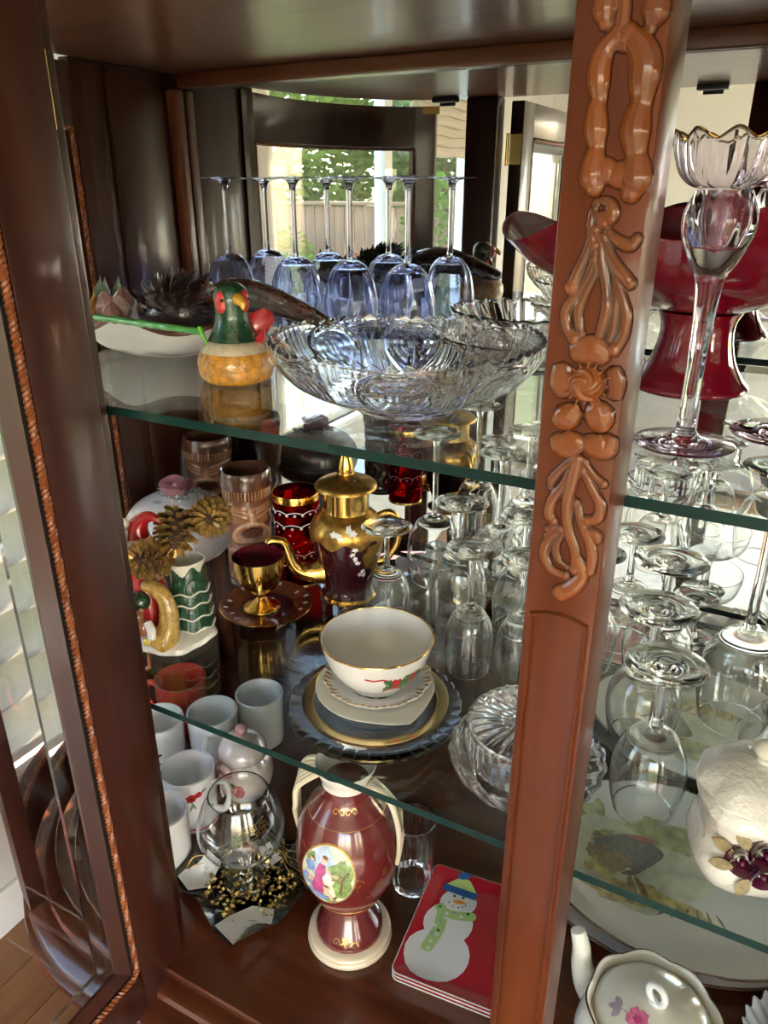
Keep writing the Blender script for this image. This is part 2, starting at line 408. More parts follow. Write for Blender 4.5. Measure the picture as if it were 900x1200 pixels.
# ------------------------------------------------------------------ the china cabinet
ZF, ZT = .745, 1.890                                        # cabinet floor and underside of its top
XM = -.148                                                  # centre line
def outline(off, n=14, yb=1.14):
    L = [(-1.0 - off, yb)]
    for i in range(n + 1):
        a = pi / 2 * i / n; L.append((-.70 - (.30 + off) * cos(a), .93 - (.41 + off) * sin(a)))
    Rr = [(2 * XM - x, y) for x, y in reversed(L)]
    return L + Rr
def stack(profile): return loft([[(x, y, z) for x, y in outline(o)] for o, z in profile])
cab = T('china_cabinet', 'large mahogany china cabinet with mirrored back and carved centre post', 'cabinet', (0, 0, 0))
P('floor_panel', stack([(.044, .728), (.047, .731), (.048, .742), (.046, .745)]), mahog_floor, cab)
P('base_moulding', stack([(.03, .727), (.060, .727), (.067, .724), (.070, .717), (.067, .710), (.060, .707)]), mahog_floor, cab)
prof = [(.05, .7065), (.078, .7065)] + [(.078 + .022 * sin(pi * i / 8), .7065 - .024 * i / 8) for i in range(1, 9)] + [(.095, .680), (.106, .676), (.108, .668), (.10, .655), (.05, .650)]
P('ledge_moulding', stack(prof), mahog_floor, cab)
P('lower_cabinet', stack([(.06, .12), (.06, .6495)]), mahog, cab, smooth=20)
P('plinth', stack([(.09, .004), (.09, .10), (.08, .119)]), mahog, cab, smooth=20)
P('top_panel', stack([(.003, ZT), (.006, ZT + .003), (.008, ZT + .02)]), veneer, cab)
P('crown_moulding', stack([(.008, ZT + .0205), (.014, ZT + .03), (.02, ZT + .06), (.05, ZT + .09), (.07, ZT + .10), (.07, ZT + .13), (.0, ZT + .135)]), mahog_h, cab)
P('back_board', box(-1.0, 2 * XM + 1.0, 1.126, 1.14, ZF, ZT), mahog, cab, smooth=0)
P('mirror', box(-.985, 2 * XM + .985, 1.120, 1.1255, ZF + .002, ZT - .001), mirror_m, cab, smooth=0)
P('back_trim', bbox_(-.98, 2 * XM + .98, 1.105, 1.1198, 1.866, ZT - .0005, .004), trimwood, cab)
for s in (-1, 1):
    X = lambda x: XM + s * (x - XM) if s > 0 else x
    xs = lambda a, b: (min(a, b), max(a, b))
    f = (lambda x: x) if s < 0 else (lambda x: 2 * XM - x)
    P('side_panel', bbox_(*xs(f(-1.02), f(-1.0)), .9, 1.1398, ZF, ZT, .002), mahog, cab)
    P('side_field', bbox_(*xs(f(-1.0), f(-.992)), .962, 1.085, ZF + .06, ZT - .004, .004), mahog, cab)
    P('corner_trim', bbox_(*xs(f(-1.0), f(-.978)), 1.096, 1.1198, ZF, 1.866, .005), trimwood, cab)
    P('post', bbox_(*xs(f(-.700), f(-.628)), .508, .553, ZF, ZT, .004), mahog, cab)
for x, y in ((-.733, .585), (-.209, .560)):
    c = P('door_catch', bbox_(x - .028, x + .028, y - .008, y + .012, ZT - .011, ZT - .0005, .002), blackmetal, cab)
    P('magnet', bbox_(x - .018, x + .018, y - .011, y - .008, ZT - .017, ZT - .006, .001), blackmetal, c)

# --- doors: flat door builder, local x along the width from the hinge side, y 0 outer face .. t inner face
def rect_path(x0, x1, z0, z1, y, r=.012):
    pts = []
    for cx, cz, a in ((x1 - r, z0 + r, -90), (x1 - r, z1 - r, 0), (x0 + r, z1 - r, 90), (x0 + r, z0 + r, 180)):
        for k in range(5): pts.append((cx + r * cos(R(a + 22.5 * k)), y, cz + r * sin(R(a + 22.5 * k))))
    return pts + [pts[0]]
def frame_strip(x0, x1, z0, z1, w, ya, yb, yi=None):
    """mitred picture-frame strip of width w inside the rectangle, from y=ya to yb (inner edge yi)"""
    yi = yb if yi is None else yi
    A = [(x0, z0), (x1, z0), (x1, z1), (x0, z1)]; B = [(x0 + w, z0 + w), (x1 - w, z0 + w), (x1 - w, z1 - w), (x0 + w, z1 - w)]
    V = [(x, ya, z) for x, z in A] + [(x, ya, z) for x, z in B] + [(x, yb, z) for x, z in A] + [(x, yi, z) for x, z in B]
    F = []
    for i in range(4):
        j = (i + 1) % 4; F += [(i, j, 4 + j, 4 + i), (8 + i, 12 + i, 12 + j, 8 + j), (4 + i, 4 + j, 12 + j, 12 + i), (i, 8 + i, 8 + j, j)]
    return V, F
def flat_door(w, z0, z1, sl, sr, rail, t, m_stile, bev, slim=False):
    d = P('door', join(bbox_(0, sl, 0, t, z0, z1, .0025), bbox_(w - sr, w, 0, t, z0, z1, .0025), bbox_(sl, w - sr, .0006, t - .0006, z0, z0 + rail, .002), bbox_(sl, w - sr, .0006, t - .0006, z1 - rail, z1, .002)), m_stile, cab)
    x0, x1, a, b = sl, w - sr, z0 + rail, z1 - rail
    yg = t * .40
    if not slim: P('rope_trim', ropegeo(rect_path(x0 + .0042, x1 - .0042, a + .0042, b - .0042, t - .003)), ropewood, d)
    if not slim: P('groove', frame_strip(x0 + .0006, x1 - .0006, a + .0006, b - .0006, .012, yg, t - .008), blackgap, d, smooth=0)
    if not slim: P('glass_stop', frame_strip(x0 + .0127, x1 - .0127, a + .0127, b - .0127, .014, yg, t - .004, yg + .004), mahog, d, smooth=0)
    g_ = .004 if not slim else .0003
    gx0, gx1, ga, gb = x0 + g_, x1 - g_, a + g_, b - g_
    P('glass_bevel', frame_strip(gx0 + .0, gx1 - .0, ga, gb, bev, yg - .0066, yg - .0055, yg - .0018), bevel_glass, d, smooth=0)
    P('glass_pane', box(gx0 + bev, gx1 - bev, yg - .0066, yg - .0018, ga + bev, gb - bev), door_glass, d, smooth=0)
    return d
d1 = flat_door(.462, .712, 1.884, .072, .060, .068, .030, mahog, .042)
d1.location = (-.615, .506, 0); d1.rotation_euler = (0, 0, R(-90)); d1['label'] = 'open door with rope trim and bevelled glass'
for z in (.90, 1.35, 1.79):
    h = P('hinge', join(bbox_(-.0015, .0005, .002, .028, z - .03, z + .03, .0004, 1), xf(lathe([(0, -.032), (.004, -.032), (.004, .032), (0, .032)], 10), (-.004, -.003, z))), brass, d1)
# carved centre post, and the right-hand door standing open beyond the frame
d2 = P('carved_post', bbox_(0, .0528, 0, .062, ZF, ZT, .002), redwood, cab, 'carved cherry coloured centre post')
d2.location = (-.140, .490, 0)
d5 = flat_door(.462, .712, 1.884, .072, .060, .068, .030, mahog, .042)
d5.location = (.335, .506, 0); d5.rotation_euler = (0, 0, R(-84)); d5.scale = (1, -1, 1)
# raised panel bead on the lower stile
P('stile_bead', join(tube([(.006, -.0008, .80), (.006, -.0008, 1.415)] + [(.006 + .042 * k / 6, -.0008, 1.418 + .004 * sin(pi * k / 6)) for k in range(7)] + [(.048, -.0008, 1.415), (.048, -.0008, .80)], .0022, 6)), redwood, d2)
# curved door of the left bay, ajar
def arc_pt(a, off): return (.30 - (.30 + off) * cos(a), -(.41 + off) * sin(a))
def arc_slab(a0, a1, z0, z1, o0, o1, n):
    loops = []
    for i in range(n + 1):
        a = a0 + (a1 - a0) * i / n; (xa, ya), (xb, yb) = arc_pt(a, o0), arc_pt(a, o1)
        loops.append([(xa, ya, z0), (xb, yb, z0), (xb, yb, z1), (xa, ya, z1)])
    return loft(loops)
def curved_door(mirror):
    e0, e1 = R(-2), R(88); s0, s1 = R(5), R(79); z0, z1 = .752, 1.884; r0, r1 = .83, 1.80
    gs = [arc_slab(e0, s0, z0, z1, -.002, .022, 4), arc_slab(s1, e1, z0, z1, -.002, .022, 4), arc_slab(s0, s1, z0, r0, -.002, .022, 20), arc_slab(s0, s1, r1, z1, -.002, .022, 20)]
    pth = [(*arc_pt(s0 + (s1 - s0) * i / 20, -.001), r0 + .004) for i in range(21)] + [(*arc_pt(s1 - (s1 - s0) * i / 20, -.001), r1 - .004) for i in range(21)]
    rp = ropegeo(pth + [pth[0]]); gl = arc_slab(s0 - R(1), s1 + R(1), r0 - .004, r1 + .004, .009, .012, 20)
    gv = join(arc_slab(s0, s0 + R(2.5), r0, r1, .004, .016, 2), arc_slab(s1 - R(2.5), s1, r0, r1, .004, .016, 2))
    pl = box(-.012, .012, -.004, -.001, 0, .028)
    if mirror: gs = [([(-x, y, z) for x, y, z in g[0]], g[1]) for g in gs]; rp, gl, gv = [([(-x, y, z) for x, y, z in g[0]], g[1]) for g in (rp, gl, gv)]
    d = P('door', join(*gs), mahog, cab)
    P('rope_trim', rp, ropewood, d); P('glass_stop', gv, mahog, d); P('glass_pane', gl, door_glass, d)
    if not mirror:
        x, y = arc_pt(R(86), -.004); P('strike_plate', box(x - .02, x + .02, y, y + .002, 1.868, 1.884), brass, d, smooth=0)
    return d
d3 = curved_door(False); d3.location = (-1.0, .93, 0); d3.rotation_euler = (0, 0, R(-13)); d3['label'] = 'curved glass door standing ajar'
d4 = curved_door(True); d4.location = (2 * XM + 1.0, .93, 0)

# --- carving on the closed door stile: local millimetres from the carved post middle and from shelf height
CARVE = {
 'rope_blob_l': [(-7.1, 313.2, 6.2), (-8.1, 303.9, 6.7), (-6.7, 298.4, 4.2)],
 'rope_blob_r': [(18.8, 309.6, 6.1), (19.3, 301.0, 7.5), (17.6, 294.1, 3.9)],
 'stem': [(1.4, 311.2, 4.4), (2.1, 303.0, 4.7), (2.2, 293.5, 4.8), (4.3, 287.4, 4.2)],
 'strand_l': [(0.9, 292.4, 5.0), (-5.3, 285.6, 5.7), (-7.8, 277.1, 6.6), (-7.3, 268.3, 6.4), (-6.4, 261.2, 5.0), (-7.3, 255.5, 6.2), (-6.4, 245.0, 7.1), (-5.3, 237.0, 5.4), (-5.6, 230.2, 6.6), (-6.0, 220.7, 7.6), (-3.9, 215.1, 5.4)],
 'strand_r': [(6.5, 292.0, 5.6), (13.4, 285.5, 7.7), (17.1, 278.1, 8.7), (17.4, 268.3, 8.2), (17.6, 258.9, 6.3), (16.4, 252.0, 7.5), (16.1, 243.0, 8.4), (17.9, 232.5, 6.4), (19.0, 225.9, 8.2), (19.4, 217.8, 8.9), (17.9, 212.4, 5.9)],
 'join': [(2.0, 222.0, 6.0), (9.4, 221.9, 5.9)],
 'scroll': [(6.0, 200.5, 3.6), (0.1, 199.0, 3.4), (-2.6, 203.2, 2.7), (0.7, 207.5, 3.0), (6.9, 205.4, 4.2), (8.4, 199.1, 4.6), (3.6, 195.5, 4.0)],
 'scroll_tail': [(-1.5, 206.7, 2.7), (-3.9, 201.0, 2.8), (-3.6, 191.0, 3.4), (-0.3, 182.3, 3.4)],
 'a1': [(-1.3, 191.0, 3.4), (-5.3, 177.7, 3.1), (-9.6, 165.5, 3.8), (-11.9, 156.9, 4.5)],
 'a2': [(0.6, 188.2, 3.1), (-0.1, 173.5, 3.1), (-4.2, 159.7, 3.2), (-8.4, 145.5, 3.6)],
 'a3': [(2.3, 186.8, 3.1), (5.6, 170.7, 3.4), (9.6, 155.9, 3.1), (12.4, 145.3, 3.2)],
 'a4': [(4.6, 186.8, 3.1), (12.2, 174.0, 3.7), (21.0, 164.0, 4.6), (23.6, 161.2, 4.0)],
 'a5': [(7.3, 189.8, 3.1), (15.5, 184.3, 4.3), (21.6, 183.0, 4.3), (24.1, 186.7, 3.6)],
 'a6': [(6.6, 182.5, 2.8), (14.9, 163.7, 3.1), (19.2, 153.4, 3.4), (23.2, 146.0, 3.4)],
 'b1': [(-11.6, 157.3, 3.7), (-14.2, 143.9, 3.8), (-12.6, 132.2, 3.8), (-7.2, 125.5, 4.2)],
 'b2': [(-2.3, 157.8, 3.4), (-5.8, 146.2, 3.7), (-5.5, 136.2, 3.4), (-3.0, 128.8, 3.1)],
 'b3': [(6.8, 158.3, 3.3), (11.1, 145.7, 4.0), (9.5, 134.0, 3.7), (7.9, 126.3, 3.1)],
 'b4': [(12.5, 158.7, 2.6), (16.4, 146.0, 3.3), (16.4, 132.9, 3.4), (14.6, 126.9, 2.7)],
 'b5': [(17.3, 158.9, 3.3), (23.1, 144.9, 4.0), (23.3, 130.1, 4.0), (18.7, 120.5, 4.4)],
 'petal_t': [(-7.4, 115.5, 5.2), (4.4, 119.2, 8.3), (15.1, 115.1, 5.5)],
 'petal_l': [(-12.9, 107.9, 5.3), (-12.3, 97.2, 7.1), (-9.5, 87.6, 5.0)],
 'petal_r': [(19.2, 108.6, 4.8), (22.4, 100.3, 5.5), (22.3, 89.7, 4.5)],
 'petal_bl': [(-11.1, 79.1, 6.5), (-7.1, 75.0, 9.4), (-0.3, 71.3, 6.5)],
 'petal_br': [(7.4, 75.1, 6.8), (15.1, 77.4, 9.5), (21.6, 80.7, 5.9)],
 'bud': [(4.1, 97.3, 12.6)],
 'rib_l': [(-12.1, 60.2, 5.1), (-7.7, 53.1, 7.3), (1.0, 58.3, 7.6), (3.9, 61.6, 4.5)],
 'rib_r': [(7.8, 62.2, 4.5), (11.9, 58.1, 7.5), (21.0, 55.8, 7.1), (22.7, 64.4, 5.0)],
 'c1': [(0.5, 44.8, 3.3), (-7.1, 36.7, 3.3), (-13.0, 27.7, 3.8), (-13.9, 21.5, 2.6)],
 'c2': [(1.1, 39.1, 3.3), (-5.0, 24.1, 3.7), (-11.6, 12.7, 4.2), (-13.0, 2.1, 4.6), (-9.2, -3.0, 3.8)],
 'c3': [(3.2, 45.3, 4.4), (1.3, 27.3, 4.5), (-0.9, 10.7, 4.5), (1.9, -7.3, 4.2), (8.2, -22.8, 4.2), (9.7, -37.6, 3.9)],
 'c4': [(7.9, 44.1, 3.3), (15.2, 35.7, 3.6), (22.1, 30.7, 3.6)],
 'c5': [(7.6, 38.2, 3.3), (16.5, 24.1, 4.0), (22.0, 15.3, 4.4), (21.3, 5.1, 4.5), (14.6, 2.0, 4.1)],
 'c6': [(5.5, 14.0, 3.4), (10.8, -1.2, 3.8), (17.8, -14.3, 4.2), (21.0, -26.2, 4.6), (20.2, -36.1, 4.2)],
 'c7': [(15.1, -6.5, 3.8), (21.8, -7.1, 4.5), (23.1, -11.0, 3.4)],
 'c8': [(-3.8, -8.6, 3.4), (-11.8, -18.8, 3.9), (-13.8, -30.1, 4.3), (-8.4, -40.9, 4.3), (3.4, -44.0, 3.5)],
 'c9': [(-1.6, -11.2, 3.1), (-5.6, -21.7, 3.5), (-3.6, -32.1, 3.5), (3.7, -36.9, 2.7)],
 'c10': [(-12.5, -10.4, 3.1), (-8.7, -8.6, 3.5), (-12.0, -15.7, 3.1)],
 'c11': [(10.7, -28.7, 4.2), (15.8, -40.4, 5.0), (10.1, -51.8, 6.3), (1.8, -58.4, 6.3)],
}
def carve_geo(strokes, lift):
    gs = []
    for j, pts in enumerate(strokes):
        path = cr([(x, z, r) for x, z, r in pts], 5) if len(pts) > 1 else [(pts[0][0], pts[0][1] - .5, pts[0][2]), (pts[0][0], pts[0][1] + .5, pts[0][2])]
        gs.append(path)
    return gs
# fronds run on into the lower leaves
CARVE['a2'] = CARVE['a2'][:3] + CARVE.pop('b1')[1:]; CARVE['a3'] = CARVE['a3'][:3] + CARVE.pop('b3')[1:]
CARVE['b2'] = [CARVE['a2'][1], (1.5, 166.0, 3.0)] + CARVE['b2'][1:]; CARVE['b4'] = [CARVE['a6'][1]] + CARVE['b4'][1:]; CARVE['a6'] = CARVE['a6'][:2] + CARVE.pop('b5')[1:]
def carving(name, keys, label, extra=(), fat=1.12, voxel=.0005):
    gs = list(extra)
    for k in keys:
        pts = CARVE[k]
        if len(pts) == 1:
            x, z, r = pts[0]; gs.append(sph((.025 + x / 1000, .001, 1.5 + z / 1000), (r / 1000, r / 1000 * .75, r / 1000), 20, 12)); continue
        q = cr(pts, 5); fl = .55 if k.startswith(('petal', 'rib')) else .95
        gs.append(tube([(.025 + x / 1000, .0012 if fl > .6 else .0006, 1.5 + z / 1000) for x, z, r in q], [r / 1000 * fat for x, z, r in q], 12, True, fl / fat ** .7, (0, 1, 0)))
        if fl > .6:
            for x, z, r in (q[0], q[-1]): gs.append(sph((.025 + x / 1000, .0008, 1.5 + z / 1000), (r / 1000 * fat * 1.08, r / 1000 * fat * .9, r / 1000 * fat * 1.08), 12, 8))
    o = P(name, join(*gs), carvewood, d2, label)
    md = o.modifiers.new('fuse', 'REMESH'); md.mode = 'VOXEL'; md.voxel_size = voxel; md.use_smooth_shade = True
    md = o.modifiers.new('soften', 'SMOOTH'); md.iterations = 2; md.factor = .5
    return o
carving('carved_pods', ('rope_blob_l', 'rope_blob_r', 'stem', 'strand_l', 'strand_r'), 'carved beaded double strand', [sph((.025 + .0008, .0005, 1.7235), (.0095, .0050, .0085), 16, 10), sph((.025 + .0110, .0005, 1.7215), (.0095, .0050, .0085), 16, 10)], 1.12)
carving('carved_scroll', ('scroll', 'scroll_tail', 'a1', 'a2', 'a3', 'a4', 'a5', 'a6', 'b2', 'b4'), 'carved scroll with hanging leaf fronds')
bx, bz, br = CARVE['bud'][0]
swirl = []
for k in range(4):
    a0 = k * pi / 2
    swirl.append(tube([(.025 + (bx + br * (.25 + .62 * t) * cos(a0 + 2.2 * t)) / 1000, .001 - br * .75 / 1000 * sqrt(max(0, 1 - (.25 + .62 * t) ** 2)), 1.5 + (bz + br * (.25 + .62 * t) * sin(a0 + 2.2 * t)) / 1000) for t in [i / 10 for i in range(11)]], [.0007 + .0012 * sin(pi * i / 10) for i in range(11)], 6))
for k in range(16):
    a0 = 2 * pi * k / 16
    swirl.append(tube([(.025 + (bx + (br + q) * cos(a0)) / 1000, -.0030, 1.5 + (bz + (br + q) * sin(a0)) / 1000) for q in (-.5, 2.2)], [.0010, .0006], 5))
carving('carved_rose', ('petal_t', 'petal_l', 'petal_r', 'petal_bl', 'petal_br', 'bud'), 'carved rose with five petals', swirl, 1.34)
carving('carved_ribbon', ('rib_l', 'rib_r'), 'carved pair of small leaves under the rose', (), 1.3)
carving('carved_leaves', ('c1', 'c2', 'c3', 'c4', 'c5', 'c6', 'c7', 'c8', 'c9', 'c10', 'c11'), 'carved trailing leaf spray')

# ------------------------------------------------------------------ glass shelves
def shelf(name, ztop, label, yfront, fx):
    th = .0095; L = [(x, y) for x, y in outline(-.016, 10, 1.0945)]
    pts = [(x, max(y, yfront)) for x, y in L]
    o = P(name, None or prism(pts, ztop - th, ztop), [shelf_glass, edge_green], None, smooth=0)
    for p in o.data.polygons: p.material_index = 0 if abs(p.normal.z) > .9 else 1
    tag(o, label, 'shelf', 'glass shelves in the cabinet'); return o
shelf('glass_shelf', 1.500, 'upper clear glass shelf with green edge under the wine glasses and crystal bowl', .556, 0)
shelf('glass_shelf', 1.110, 'lower clear glass shelf with green edge under the teapot and tiki mugs', .556, 0)
# small brass shelf pins on the side panels
for z in (1.492, 1.102):
    for y in (.99, 1.06):
        for s in (-1, 1):
            x = -.9918 if s < 0 else 2 * XM + .9918
            P('shelf_pin', xf(lathe([(0, -.010), (.003, -.010), (.003, .012), (0, .012)], 8), (x, y, z - .0045), (0, R(90), 0)), brass, cab)
# ------------------------------------------------------------------ ceramics, decals, stemware builders
def cer(name, col, var=0, nscale=40, bumps=0, bscale=200, rough=.25):
    return mat(name, col, rough, 0, .9, None, var, nscale, bumps, bscale)
white_c = cer('white_china', (.80, .79, .78)); cream_c = cer('cream_china', (.80, .74, .60)); red_c = cer('red_glaze', (.48, .015, .02))
gold = mat('gold', (.72, .44, .12), .16, 1); gold_matte = mat('gold_paint', (.48, .27, .065), .28, .9, var=.4, nscale=90)
black_c = cer('black_glaze', (.012, .011, .012)); brown_rim = cer('brown_glaze', (.10, .035, .02))
green_c = cer('dark_green_glaze', (.012, .055, .025), .35, 90, .3, 300); leaf_p = mat('leaf_paint', (.05, .16, .04), .35, coat=.5)
pink_c = cer('pink_glaze', (.70, .30, .36), .2, 60); pink_p = mat('pink_paint', (.72, .18, .34), .35, coat=.5, var=.3, nscale=160)
red_p = mat('red_paint', (.55, .02, .03), .3, coat=.6); white_p = mat('white_paint', (.85, .84, .82), .35, coat=.3)
def interp(prof):
    pr_ = sorted([(z, r) for r, z in prof])
    def f(z):
        if z <= pr_[0][0]: return pr_[0][1]
        for (a, ra), (b, rb) in zip(pr_, pr_[1:]):
            if z <= b: return ra + (rb - ra) * (z - a) / max(1e-9, b - a)
        return pr_[-1][1]
    return f
def fan(poly, fn, c=None):
    """a filled 2-D polygon mapped by fn onto a surface"""
    n = len(poly); cx, cy_ = c or (sum(p[0] for p in poly) / n, sum(p[1] for p in poly) / n)
    V = [fn(cx, cy_)]; k = 3
    for q in range(1, k + 1):
        V += [fn(cx + (x - cx) * q / k, cy_ + (y - cy_) * q / k) for x, y in poly]
    F = [(0, 1 + i, 1 + (i + 1) % n) for i in range(n)]
    for q in range(k - 1):
        a = 1 + q * n; b = a + n
        for i in range(n): j = (i + 1) % n; F.append((a + i, b + i, b + j, a + j))
    return V, F
def on_lathe(rf, th0, z0, eps=.0004):
    return lambda s, t: ((rf(z0 + t) + eps) * cos(th0 + s / max(.004, rf(z0))), (rf(z0 + t) + eps) * sin(th0 + s / max(.004, rf(z0))), z0 + t)
def on_flat(z): return lambda s, t: (s, t, z)
def oval(cx, cy_, rx, ry, n=18, rot=0, wav=0, k=5):
    out = []
    for i in range(n):
        a = 2 * pi * i / n; q = 1 + wav * cos(k * a); x, y = rx * q * cos(a), ry * q * sin(a)
        out.append((cx + x * cos(rot) - y * sin(rot), cy_ + x * sin(rot) + y * cos(rot)))
    return out
def leaf(cx, cy_, l, w, ang, spikes=0):
    pts = []; n = 8
    for s in (1, -1):
        for i in range(n):
            t = i / n if s > 0 else 1 - i / n
            ww = w * sin(pi * min(.999, t)) ** .8 * (1 + (.35 * (1 if i % 2 else -1) if spikes else 0))
            x, y = l * t, s * ww; pts.append((cx + x * cos(ang) - y * sin(ang), cy_ + x * sin(ang) + y * cos(ang)))
    return pts
def band(pts, w):
    """ribbon polygon along a 2-D polyline"""
    a = []; b = []
    for i, p in enumerate(pts):
        q0 = pts[max(i - 1, 0)]; q1 = pts[min(i + 1, len(pts) - 1)]; d = Vector((q1[0] - q0[0], q1[1] - q0[1])).normalized()
        ww = w(i / (len(pts) - 1)) if callable(w) else w
        a.append((p[0] - d.y * ww, p[1] + d.x * ww)); b.append((p[0] + d.y * ww, p[1] - d.x * ww))
    return a, b
def band_geo(pts, w, fn):
    a, b = band(pts, w); V = [fn(*p) for p in a] + [fn(*p) for p in b]; n = len(a)
    return V, [(i, n + i, n + i + 1, i + 1) for i in range(n - 1)]
def print_on(name, layers, fn_of, parent, label=None):
    """painted decoration: layers of (polygons, material); each layer a hair above the last"""
    geos = []; mats_ = []
    for i, (polys, m_) in enumerate(layers):
        gs = []
        for j, p in enumerate(polys): fn = fn_of(.0003 + .00012 * i + .000012 * (j % 9)); gs.append(band_geo(p[1], p[2], fn) if p[0] == 'band' else fan(p, fn))
        geos.append(join(*gs)); mats_.append(m_)
    return P(name, geos if len(geos) > 1 else geos[0], mats_ if len(mats_) > 1 else mats_[0], parent, label, smooth=60, kind='stuff', recalc=False)
def wall_prof(outer, th, z_in):
    """closed vessel profile from its outer profile (bottom axis to rim) with wall th and inside floor z_in"""
    rim = outer[-1]; inner = []
    for r, z in reversed(outer[:-1]):
        if z > z_in + th and r > th: inner.append((r - th, z))
    return outer + [(rim[0] - th * .3, rim[1] + th * .35), (rim[0] - th, rim[1])] + inner + [(max(.001, (inner[-1][0] if inner else rim[0] - th) * .8), z_in), (0, z_in)]
def flip(g, H): return [(x, -y, H - z) for x, y, z in g[0]], g[1]
def stem_glass(name, label, cat, loc, H, foot_r, stem_r, bowl_h, bowl, m=None, th=.0011, inv=True, seg=40, mod=None, group=None, stemprof=None, tilt=0):
    """bowl: outer (r, t) with t 0..1 from stem to rim"""
    m = m or clear; t = T(name, label, cat, loc, (tilt, 0, random.uniform(0, 6)), group); z0 = H - bowl_h
    fp = [(0, .0006), (foot_r * .55, .0004), (foot_r * .97, 0), (foot_r, .0008), (foot_r * .98, .0014), (foot_r * .6, .0022), (foot_r * .3, .0042), (stem_r * 1.5, .010), (stem_r * 1.05, .019)]
    sp = [(stem_r * 1.05, .019)] + (stemprof or [(stem_r, .03), (stem_r * .95, (z0 + .019) / 2), (stem_r, z0 - .012), (stem_r * 1.25, z0 - .004)]) + [(bowl[0][0], z0)]
    ob = cr([(r, z0 + tt * bowl_h) for r, tt in bowl], 5); zi = z0 + bowl_h * .045 + .002
    inn = [(max(.0005, r - th), z) for r, z in reversed(ob[:-1]) if z > zi + .002 and r > th * 2.5]
    bp = ob + [(ob[-1][0] - th * .5, ob[-1][1] + th * .3), (ob[-1][0] - th, ob[-1][1])] + inn + [(inn[-1][0] * .5, zi + .0006), (0, zi)]
    for nm, prf, sg, md in (('foot', fp, seg, None), ('stem', cr(sp, 3), 16, None), ('bowl', bp, seg, mod)):
        g = lathe(prf, sg, md); P(nm, flip(g, H) if inv else g, m, t, smooth=50, recalc=False)
    return t

# ------------------------------------------------------------------ upper shelf
Z1 = 1.5005
G = 'upturned lavender blue wine glasses'
def optic(a, r, z, i): return (r * (1 + .034 * cos(10 * a + 45 * z)) if r > .012 else r, z)
bw = [(.0045, 0), (.020, .05), (.034, .22), (.0415, .50), (.042, .66), (.0385, .88), (.036, 1)]
gl = stem_glass('wine_glass', 'lavender blue wine glass upside down, leftmost of the row by the mirror', 'glass', (-.864, 1.066, Z1), .229, .037, .0042, .112, bw, blueglass, .0013, True, 88, optic, G)
for (x, y), s in zip(((-.732, 1.070), (-.621, 1.056), (-.5155, 1.042)), ('second from the left in the row by the mirror', 'third from the left in the row by the mirror', 'rightmost of the row behind the crystal bowl')):
    dup(gl, (x, y, Z1), (0, 0, random.uniform(0, 6)), 'lavender blue wine glass upside down, ' + s)

# cut crystal bowl
cb = T('crystal_bowl', 'wide cut crystal bowl with sawtooth rim at the front of the upper shelf', 'bowl', (-.346, .698, Z1))
ob = cr([(.052, .000), (.0545, .004), (.0535, .009), (.062, .0120), (.090, .018), (.115, .031), (.132, .048), (.140, .062), (.1425, .073)], 9)
def cut(a, r, z):
    """depth of the cutting at angle a and height z on the bowl's outside"""
    t = (z - .014) / .057
    if t < 0 or t > 1: return 0
    k = 8; u = (a / (2 * pi) * k) % 1 - .5; x, y = u * 2 * pi * .118 / k, (t - .50) * .066
    d = sqrt(x * x + y * y); ring = math.exp(-((d - .030) / .0016) ** 2) * 1.0 + math.exp(-((d - .0265) / .0010) ** 2) * .6
    ang = atan2(y, x); star = (abs(sin(4 * ang)) ** .5 if d > .011 else abs(sin(8 * ang)) ** .6) if d < .026 else 0
    if d < .026: star *= .55 * (.4 + .6 * abs(sin(d * 420)))
    fanv = .6 * abs(sin(a * 44)) ** .7 * min(1, max(0, (d - .033) / .004)) * (.5 + .5 * abs(sin(z * 700)))
    return -(.0019 * ring + .0014 * star + .0008 * fanv) + .0008
NCB = 480
def cutmod(a, r, z, i):
    if i >= len(ob): return r, z
    if z > .0725: q = (a / (2 * pi) * 60) % 1; return r, z + .0045 * (1 - abs(2 * q - 1)) - .004 * (1 - abs(cos(a * 4)))
    return r + cut(a, r, z) * min(1, max(0, (z - .013) / .006)), z - .004 * (1 - abs(cos(a * 4))) * max(0, (z - .05) / .023)
inn = [(r - .0048, z + .0005) for r, z in reversed(ob[:-1]) if z > .017]
def cbmod(a, r, z, i):
    if i < len(ob): return cutmod(a, r, z, i)
    if z > .066: return r, z - .004 * (1 - abs(cos(a * 4))) + (.0045 * (1 - abs(2 * ((a / (2 * pi) * 60) % 1) - 1)) if i < len(ob) + 2 else 0)
    return r, z
P('bowl', lathe([(0, .003), (.045, .002)] + ob + [(.1400, .0735)] + inn + [(.055, .0145), (0, .0145)], NCB, lambda a, r, z, i: cbmod(a, r, z, i - 2) if i >= 2 else (r, z)), crystal, cb, smooth=24, recalc=False)

